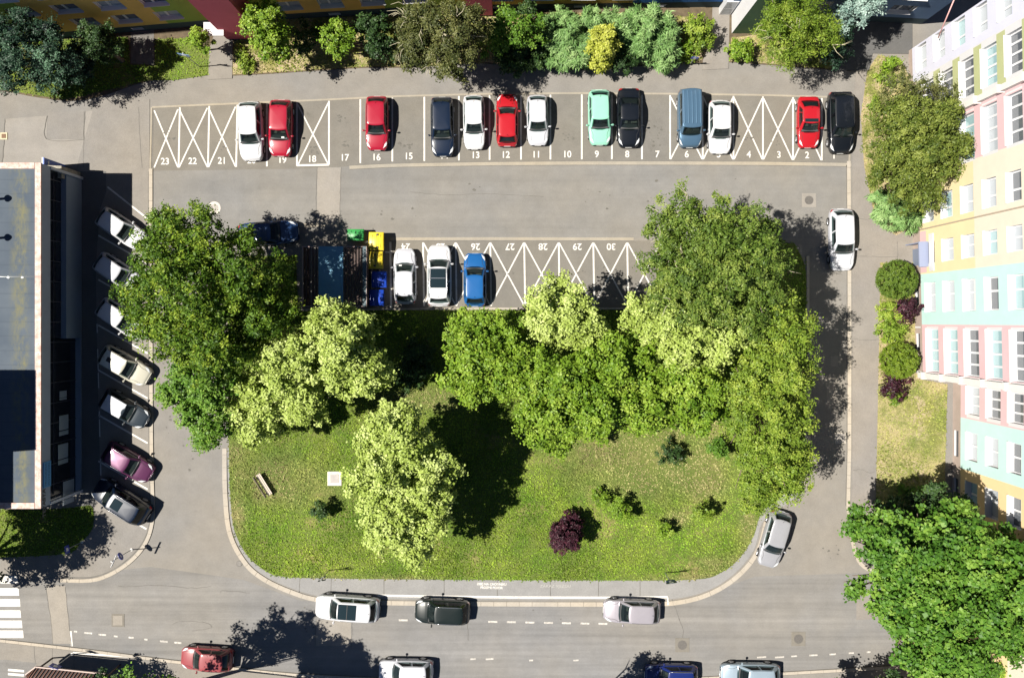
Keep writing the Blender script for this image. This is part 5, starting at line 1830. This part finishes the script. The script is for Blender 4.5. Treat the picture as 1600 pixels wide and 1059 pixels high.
g1 = 'cars in the numbered row along the top'
car('white people carrier with long roof parked in bay 20', 391, 204, -88, 4.55, 1.82, 1.62, WHITE, 'estate', group=g1)
car('red hatchback parked in bay 19 beside the white people carrier', 437.5, 199, -91, 4.35, 1.8, 1.48, REDC, 'hatch', group=g1, white_dash=True)
car('red hatchback parked in bay 16 between two empty bays', 588.5, 191.5, -90, 4.15, 1.76, 1.46, REDC, 'hatch', group=g1)
car('navy blue estate car parked in bay 14', 691, 197, -89, 4.55, 1.8, 1.5, NAVYC, 'estate', group=g1)
car('white small hatchback parked in bay 13', 740.5, 190, -89, 4.15, 1.68, 1.5, WHITE, 'hatch', group=g1)
car('bright red hatchback parked nose to the pavement in bay 12', 792.5, 187, 90, 4.0, 1.7, 1.46, REDB, 'hatch', group=g1)
car('white small hatchback parked in bay 11', 840, 187, -89, 3.85, 1.66, 1.46, WHITE2, 'hatch', group=g1)
car('mint green hatchback parked in bay 9', 937, 182.5, -89, 4.25, 1.74, 1.46, MINT, 'hatch', group=g1)
car('black saloon with a boot parked in bay 8', 983, 183, -90, 4.55, 1.82, 1.45, BLACK, 'sedan', group=g1)
car('steel blue van with ribbed roof parked in bay 6', 1078, 184.5, -89, 4.45, 1.82, 1.82, STEEL, 'van', 'van', 'parked_van', ribs=5, group=g1)
car('white hatchback parked in bay 5 beside the steel blue van', 1125.5, 197.5, -90, 4.1, 1.78, 1.48, WHITE, 'hatch', group=g1)
car('small red coupe with black upper windscreen in bay 2', 1264.5, 190, -90, 3.95, 1.72, 1.40, REDB, 'coupe', group=g1, pano=(.0, .22, .8))
car('black off-roader in bay 1 at the end of the top row', 1314.5, 190.5, -89, 4.75, 1.9, 1.68, BLACK, 'suv', group=g1)

g2 = 'cars in the centre row'
car('white hatchback with black tailgate glass in bay 24 next to the blue bins', 632.5, 431.5, 91, 4.25, 1.74, 1.48, WHITE2, 'hatch', group=g2, white_dash=True)
car('white off-roader with long glass roof and silver bars in bay 25', 686, 430.5, 90, 4.7, 1.88, 1.62, WHITE, 'suv', group=g2, pano=(.02, .66, .84), rails=True)
car('blue hatchback partly under a green crown in bay 26', 742, 437, 90, 4.1, 1.76, 1.5, BLUEC, 'hatch', group=g2)
car('navy blue car half hidden under the dark linden, beside the slatted shelter', 418, 364, 4, 4.6, 1.82, 1.46, paint('ink_blue', (0.015, 0.04, 0.11)), 'sedan', group=g2)

g3 = 'cars in the slanted bays by the shop'
car('white car under the tip of the dark linden, topmost of the slanted row', 188, 357, -34, 4.1, 1.72, 1.5, WHITE, 'hatch', group=g3)
car('white car almost hidden by linden leaves, second of the slanted row', 184, 427, -34, 4.1, 1.72, 1.5, WHITE2, 'hatch', group=g3)
car('white car almost hidden by linden leaves, third of the slanted row', 188, 498, -34, 4.1, 1.72, 1.5, WHITE, 'hatch', group=g3)
car('cream car with a dark roof hatch in the slanted row', 193, 571, -30, 4.2, 1.74, 1.5, CREAMC, 'hatch', group=g3, hatch=True, roofm=paint('chalk', (0.54, 0.53, 0.46)))
car('dark grey car with pale roof in the slanted row above the purple one', 193, 639, -30, 3.95, 1.70, 1.5, paint('graphite', (0.03, 0.04, 0.05)), 'hatch', group=g3, roofm=WHITE2)
car('purple car in the slanted row', 198, 722.5, -31, 4.1, 1.74, 1.5, PURPLE, 'hatch', group=g3, rails=True)
car('dark blue off-roader with red tail lamps, last of the slanted row', 189, 783, 148, 4.7, 1.84, 1.85, NAVYC, 'suv', group=g3, rails=True, pano=(.12, .45, .6))

g4 = 'cars parked along the lanes'
car('white car standing on the kerb of the right lane', 1316, 374, -89, 4.75, 1.86, 1.52, WHITE2, 'estate', group=g4, z0=.03)
car('silver grey estate at the kerb below the thicket, lower right', 1211, 842.5, -106, 4.4, 1.74, 1.5, SILVER, 'estate', group=g4)
car('white off-roader with black glass roof at the street kerb', 542.5, 950.5, 176, 4.95, 1.9, 1.65, WHITE, 'suv', group=g4, pano=(.0, .58, .82), z0=.03)
car('dark green off-roader with silver roof rails at the street kerb', 691, 955.5, 177.5, 4.25, 1.82, 1.68, GREEN, 'suv', group=g4, rails=True, z0=.03)
car('lilac silver hatchback at the right end of the street kerb', 988, 955.5, 178, 4.4, 1.78, 1.52, LILAC, 'hatch', group=g4, z0=.03)
g5 = 'cars along the bottom edge'
car('rose red hatchback at the bottom edge beside dark bushes', 322, 1030, 176, 4.0, 1.74, 1.5, ROSE, 'hatch', group=g5)
car('white car cut by the bottom edge below the white off-roader', 634, 1050, 179, 4.2, 1.8, 1.5, WHITE2, 'estate', group=g5)
car('royal blue car cut by the bottom edge beside a dark tree', 1050, 1057, 179, 4.1, 1.8, 1.5, DBLUE, 'estate', group=g5, rails=True)
car('ice blue car cut by the bottom edge below the manhole', 1174, 1056, 179, 4.6, 1.82, 1.5, ICE, 'hatch', group=g5)
car('dark blue car hidden in the bottom right corner behind the maple', 1588, 1024, 160, 4.3, 1.8, 1.5, NAVYC, 'hatch', group=g5)

# ---------------------------------------------------------------- bins, shelter, bench, covers, signs
M_GREEN = plain('bin_green', (0.035, 0.25, 0.06), 0.4, var=.15)
M_YELL = plain('bin_yellow', (0.66, 0.50, 0.03), 0.4, var=.12)
M_BLUE = plain('bin_blue', (0.012, 0.05, 0.36), 0.35, var=.12)


def bin_(label, px, py, w_, d, h, m, holes=(), slot=False, rz=0.0):
    q = P(px, py, h)
    root = empty('waste_container', (q.x, q.y, 0), rz)
    tag(root, label, 'waste bin', 'waste containers beside the shelter')
    b = MB()
    n = 8
    for z0, z1, k0, k1 in ((.16, h * .80, .82, .98),):
        vs = [(sx * w_ / 2 * k, sy * d / 2 * k, z) for z, k in ((z0, k0), (z1, k1)) for sx, sy in ((-1, -1), (1, -1), (1, 1), (-1, 1))]
        b.add(vs, [(3, 2, 1, 0), (4, 5, 6, 7), (0, 1, 5, 4), (1, 2, 6, 5), (2, 3, 7, 6), (3, 0, 4, 7)])
    b.bevbox((0, 0, h * .80 + .02), (w_ * 1.03, d * 1.03, .07), .02)
    b.build('tub', m, root)
    b = MB()
    vs, fs = [], []
    for a in range(n + 1):
        t = a / n
        y = -d / 2 * 1.0 + d * t
        z = h * .83 + (h * .17) * math.sin(math.pi * (0.12 + .76 * t)) ** .7
        vs += [(-w_ / 2, y, z - .03), (-w_ / 2 + .05, y, z), (w_ / 2 - .05, y, z), (w_ / 2, y, z - .03)]
    for a in range(n):
        for c in range(3):
            i = a * 4 + c
            fs.append((i, i + 1, i + 5, i + 4))
    b.add(vs, fs, 0, True)
    for x in (-w_ * .27, 0, w_ * .27):
        b.bevbox((x, 0, h * .985), (.05, d * .7, .05), .012)
    lid = b.build('lid', m, root)
    for hx, hy in holes:
        b = MB()
        b.cyl((hx * w_, hy * d, h * .9), (hx * w_, hy * d, h + .022), .075, n=14)
        b.build('opening', C_BLACK, lid)
    if slot:
        b = MB()
        b.box((0.05 * w_, 0, h + .015), (.035, d * .72, .03))
        b.build('slot', C_BLACK, lid)
    for sx in (-1, 1):
        for sy in (-1, 1):
            b = MB()
            b.cyl((sx * w_ * .34, sy * d * .34 - .025, .085), (sx * w_ * .34, sy * d * .34 + .025, .085), .085, n=10)
            b.build('castor', C_TYRE, root)
    b = MB()
    b.tube([(-w_ * .35, -d * .5, h * .78), (-w_ * .35, -d * .56, h * .78), (w_ * .35, -d * .56, h * .78), (w_ * .35, -d * .5, h * .78)], [.015] * 4, 6)
    b.build('handle', C_BLACK, root)
    return root


bin_('green waste container at the corner above the shelter', 555, 366.5, 1.25, .85, 1.25, M_GREEN)
bin_('bright yellow waste container nearest the lane', 587.5, 376.5, 1.12, 1.35, 1.3, M_YELL, holes=((.08, .36), (.08, -.36)))
bin_('yellow waste container with a slot, between the bright yellow and the blue ones', 586, 406, 1.12, 1.3, 1.3, M_YELL, holes=((-.04, .32), (-.04, -.34)), slot=True)
bin_('blue waste container with shiny lid beside bay 24, upper one', 592, 436.5, 1.12, 1.2, 1.3, M_BLUE)
bin_('blue waste container beside the lower corner of the shelter', 588, 465, 1.08, 1.2, 1.25, M_BLUE)

sh = empty('waste_shelter', P(522, 432))
tag(sh, 'dark slatted shelter with a blue grey roof panel beside the bins', 'shelter')
c0 = sh.location
ZS = 2.3
x0, x1, y1, y0 = P(472, 0, ZS).x - c0.x, P(573, 0, ZS).x - c0.x, P(0, 385, ZS).y - c0.y, P(0, 479, ZS).y - c0.y
M_SLAT = plain('slat_brown', (0.055, 0.033, 0.026), 0.7, var=.3)
xa, xb = P(498, 0, ZS).x - c0.x, P(536.5, 0, ZS).x - c0.x
b = MB()
for lo, hi in ((x0 + .2, xa - .05), (xb + .06, x1 - .35)):
    n = int((hi - lo) / .21)
    for k in range(n):
        b.box((lo + (k + .5) * (hi - lo) / n, (y0 + y1) / 2, ZS), (.12, y1 - y0 - .1, .05))
b.build('slatted_roof', M_SLAT, sh)
b = MB()
b.box(((xa + xb) / 2, (y0 + y1) / 2, ZS + .06), (xb - xa, y1 - y0, .04))
pn = b.build('roof_panel', plain('panel_bluegrey', (0.10, 0.26, 0.38), 0.35, var=.12, vscale=1.2), sh)
b = MB()
b.box((x1 - .17, (y0 + y1) / 2, ZS + .005), (.26, y1 - y0, .04))
b.build('side_panel', plain('panel_slate', (0.05, 0.085, 0.10), .5, var=.2), sh)
b = MB()
for y in (y0 + .03, y1 - .03):
    b.box(((x0 + x1) / 2, y, ZS - .03), (x1 - x0, .07, .1))
for x in (x0 + .03, x1 - .03):
    b.box((x, (y0 + y1) / 2, ZS - .03), (.06, y1 - y0 - .14, .1))
b.build('roof_frame', plain('frame_pinkish', (0.30, 0.22, 0.20), .6), sh)
for x in (x0 + .06, (x0 + x1) / 2, x1 - .06):
    for y in (y0 + .06, y1 - .06):
        b = MB()
        b.box((x, y, (ZS - .1) / 2), (.09, .09, ZS - .1))
        b.build('post', C_BLACK, sh)
for x in (x0 + .06, x1 - .06):
    b = MB()
    for k in range(10):
        b.box((x, (y0 + y1) / 2, .25 + k * .19), (.03, y1 - y0 - .22, .12))
    b.build('side_wall', M_SLAT, sh)

bc = empty('park_bench', P(413.5, 756), math.atan2(-(775 - 738), 23))
tag(bc, 'weathered wooden bench standing on the bare patch of lawn', 'bench')
WOODP = plain('bench_wood', (0.50, 0.42, 0.36), .7, var=.2, vscale=6)
b = MB()
for k in range(3):
    b.bevbox((0, -.02 + .13 * k, .47), (1.85, .10, .045), .01)
b.build('seat', WOODP, bc)
b = MB()
for k in range(2):
    b.box((0, -.19 - .035 * k, .66 + .15 * k), (1.85, .035, .11))
b.build('backrest', plain('bench_wood_dark', (0.16, 0.12, 0.10), .7, var=.2, vscale=6), bc)
for x in (-.7, .7):
    b = MB()
    b.box((x, .24, .225), (.07, .06, .45))
    b.box((x, -.12, .225), (.07, .06, .45))
    b.box((x, .06, .43), (.07, .42, .04))
    b.box((x, -.185, .62), (.07, .04, .42))
    b.build('leg', C_BLACK, bc)


def cover(label, px, py, slab, r, square=False, name='manhole_cover', zz=0.0, m1=None, m2=None, rz=0):
    q = P(px, py)
    root = empty(name, (q.x, q.y, zz), rz)
    tag(root, label, 'manhole cover' if name == 'manhole_cover' else 'cover')
    m1, m2 = m1 or M_CONC, m2 or M_IRON
    b = MB()
    if slab[0] == 's':
        b.bevbox((0, 0, .01), (slab[1], slab[1], .03), .008)
    else:
        b.cyl((0, 0, -.005), (0, 0, .022), slab[1], n=28, smooth=False)
    b.build('surround', m1, root)
    b = MB()
    if square:
        b.bevbox((0, 0, .03), (r * 2, r * 2, .03), .006)
    else:
        b.cyl((0, 0, .02), (0, 0, .034), r, n=26, smooth=False)
        b.disc((0, 0, .037), r * .96, 26, 0, r * .8)
        for k in range(4):
            t = k * math.pi / 2 + .78
            b.box((math.cos(t) * r * .45, math.sin(t) * r * .45, .037), (r * .5, .05, .006), t)
    b.build('lid', m2, root)
    return root


M_COVP = plain('pale_iron', (0.33, 0.30, 0.27), .7, var=.3, vscale=15)
cover('round manhole in a pale concrete ring at the left of the lane', 335, 325, ('r', .5), .3, m1=plain('ring_pale', (.5, .46, .42), .9, var=.15), m2=M_COVP)
cover('dark round manhole in a faint square patch at the right end of the lane', 1264, 313, ('s', 1.1), .34, m1=A_PATCH, zz=-.002)
cover('manhole with a cross pattern in the street, left one of two', 1066, 1007, ('s', 1.1), .36, m1=A_PATCHD)
cover('manhole with a cross pattern in the street near the huge maple, right one of two', 1247.5, 997.5, ('s', 1.1), .36, m1=A_PATCHD)
cover('faint square cover in the street right of the zebra crossing', 184.5, 968.5, ('s', 1.0), .38, True, m1=A_PATCHD, m2=A_PATCH)
cover('square drain cover in the tree shade on the right lane', 1313, 684, ('s', .85), .35, True, m1=M_CONC, m2=M_COVP)
cover('small dark oval cover at the lower left curve of the lane', 374, 880, ('r', .24), .2, m1=M_CRACK, zz=.002)
cover('small square drain in the upper left yard', 6.5, 213, ('s', .55), .17, True, zz=.03, m1=plain('ring_yellowish', (.5, .44, .3), .9), m2=plain('rust', (.16, .09, .05), .8))
cv = cover('square concrete chamber with a grey lid in the lawn right of the bench', 523, 747, ('s', 1.1), .33, True, 'chamber_cover', .10, m1=plain('chamber_concrete', (.58, .54, .45), .9, var=.1), m2=plain('chamber_lid', (.36, .33, .31), .8, var=.15))
b = MB()
b.box((0, 0, -.06), (1.0, 1.0, .13))
b.build('shaft', M_CONC, cv)

M_POLE = plain('galvanised_pole', (0.36, 0.37, 0.38), .45, .6)
M_SBLUE = plain('sign_blue_face', (0.015, 0.04, 0.30), .4)


def sign(label, bx, by, z, plates, foot=True):
    q = P(bx, by)
    root = empty('street_sign', q)
    tag(root, label, 'sign')
    b = MB()
    b.cyl((0, 0, 0), (0, 0, z), .035, n=8)
    b.build('pole', M_POLE, root)
    if foot:
        b = MB()
        b.cyl((0, 0, 0), (0, 0, .08), .14, .11, n=12)
        b.build('foot', plain('foot_pale', (.6, .58, .55), .8), root)
    for zc, w_, h_, rz, m, rnd_ in plates:
        b = MB()
        d = Vector((math.cos(R(rz)), math.sin(R(rz)), 0))
        nrm = Vector((d.y, -d.x, 0))
        if rnd_:
            b.cyl(nrm * .045 + Vector((0, 0, zc)), nrm * .07 + Vector((0, 0, zc)), w_ / 2, n=20)
        else:
            b.box(nrm * .055 + Vector((0, 0, zc)), (w_, .025, h_), R(rz))
        pl_ = b.build('plate', m, root)
        b = MB()
        if rnd_:
            b.cyl(nrm * .072 + Vector((0, 0, zc)), nrm * .078 + Vector((0, 0, zc)), w_ * .16, n=10)
        else:
            b.box(nrm * .072 + Vector((0, 0, zc)), (w_ * .36, .008, h_ * .5), R(rz))
        b.build('symbol', M_FRAME, pl_)
    return root


sign('blue square sign on a pole at the corner lawn, lower left', 128, 846, 2.6, ((2.3, .62, .62, 100, M_SBLUE, False),))
sign('tall sign with a blue disc and a narrow white plate on the rounded corner kerb', 206, 858, 3.4, ((2.0, .62, .62, 120, M_SBLUE, True), (3.05, 1.0, .22, 65, M_FRAME, False)))
sign('sign post with two small dark plates left of the street kerb', 514, 890, 2.75, ((2.5, .6, .3, 10, C_BLACK, False), (2.15, .6, .3, 200, C_BLACK, False)), False)
sign('blue round parking sign with two dark plates under it, in front of the right lawn', 1039, 894, 2.7, ((2.35, .68, .6, 188, M_SBLUE, True), (2.72, .8, .4, 188, plain('plate_dark', (.03, .05, .06), .5), False)), False)
sign('blue sign leaning over the lattice roof at the lower left corner', 113, 1021, 2.9, ((2.5, .75, .6, 160, M_SBLUE, False),))
sign('blue and white street name sign in the shady garden, top left', 312, 105, 3.4, ((3.1, .9, .5, -10, plain('sign_pale_blue', (.12, .22, .42), .4), False),), False)
sign('blue board on a short post by the porch path, top right', 1078, 101, 2.0, ((1.75, .55, .5, -5, M_SBLUE, False),), False)

# small rooflet of a wooden lattice at the bottom left
lt = empty('lattice_rooflet', P(80, 1052))
tag(lt, 'dark wooden lattice rooflet with reddish battens cut by the bottom edge', 'rooflet')
c0 = lt.location
zt = 2.2
pA, pB, pC, pD = [P(x, y, zt) - c0 for x, y in ((40, 1053), (56, 1041), (165, 1052), (165, 1110))]
b = MB()
for a, c in ((pA, pB), (pB, pC)):
    d = c - a
    b.box((a + c) / 2, (d.length, .09, .14), math.atan2(d.y, d.x))
b.build('edge_board', plain('board_pale', (.42, .33, .29), .7), lt)
b = MB()
for k in range(22):
    x = pA.x + .1 + k * .27
    y = np.interp(x, [pA.x, pB.x, pC.x], [pA.y, pB.y, pC.y]) - .1
    b.tube([(x, y, zt), (x - 1.6, y - 2.2, zt)], [.035, .035], 4)
b.build('batten', plain('batten_red', (.26, .12, .08), .7, var=.3), lt)
b = MB()
b.add([(pA.x, pA.y - .06, zt - .1), (pB.x, pB.y - .06, zt - .1), (pC.x, pC.y - .06, zt - .1), (pD.x, pD.y, zt - .1), (pA.x, pD.y, zt - .1)], [(0, 4, 3, 2, 1)])
b.build('roof_sheet', plain('sheet_dark', (.03, .02, .018), .8), lt)
for p in (pB, pC):
    b = MB()
    b.box((p.x + .1, p.y - .2, zt / 2 - .06), (.1, .1, zt - .12))
    b.build('post', M_SLAT, lt)
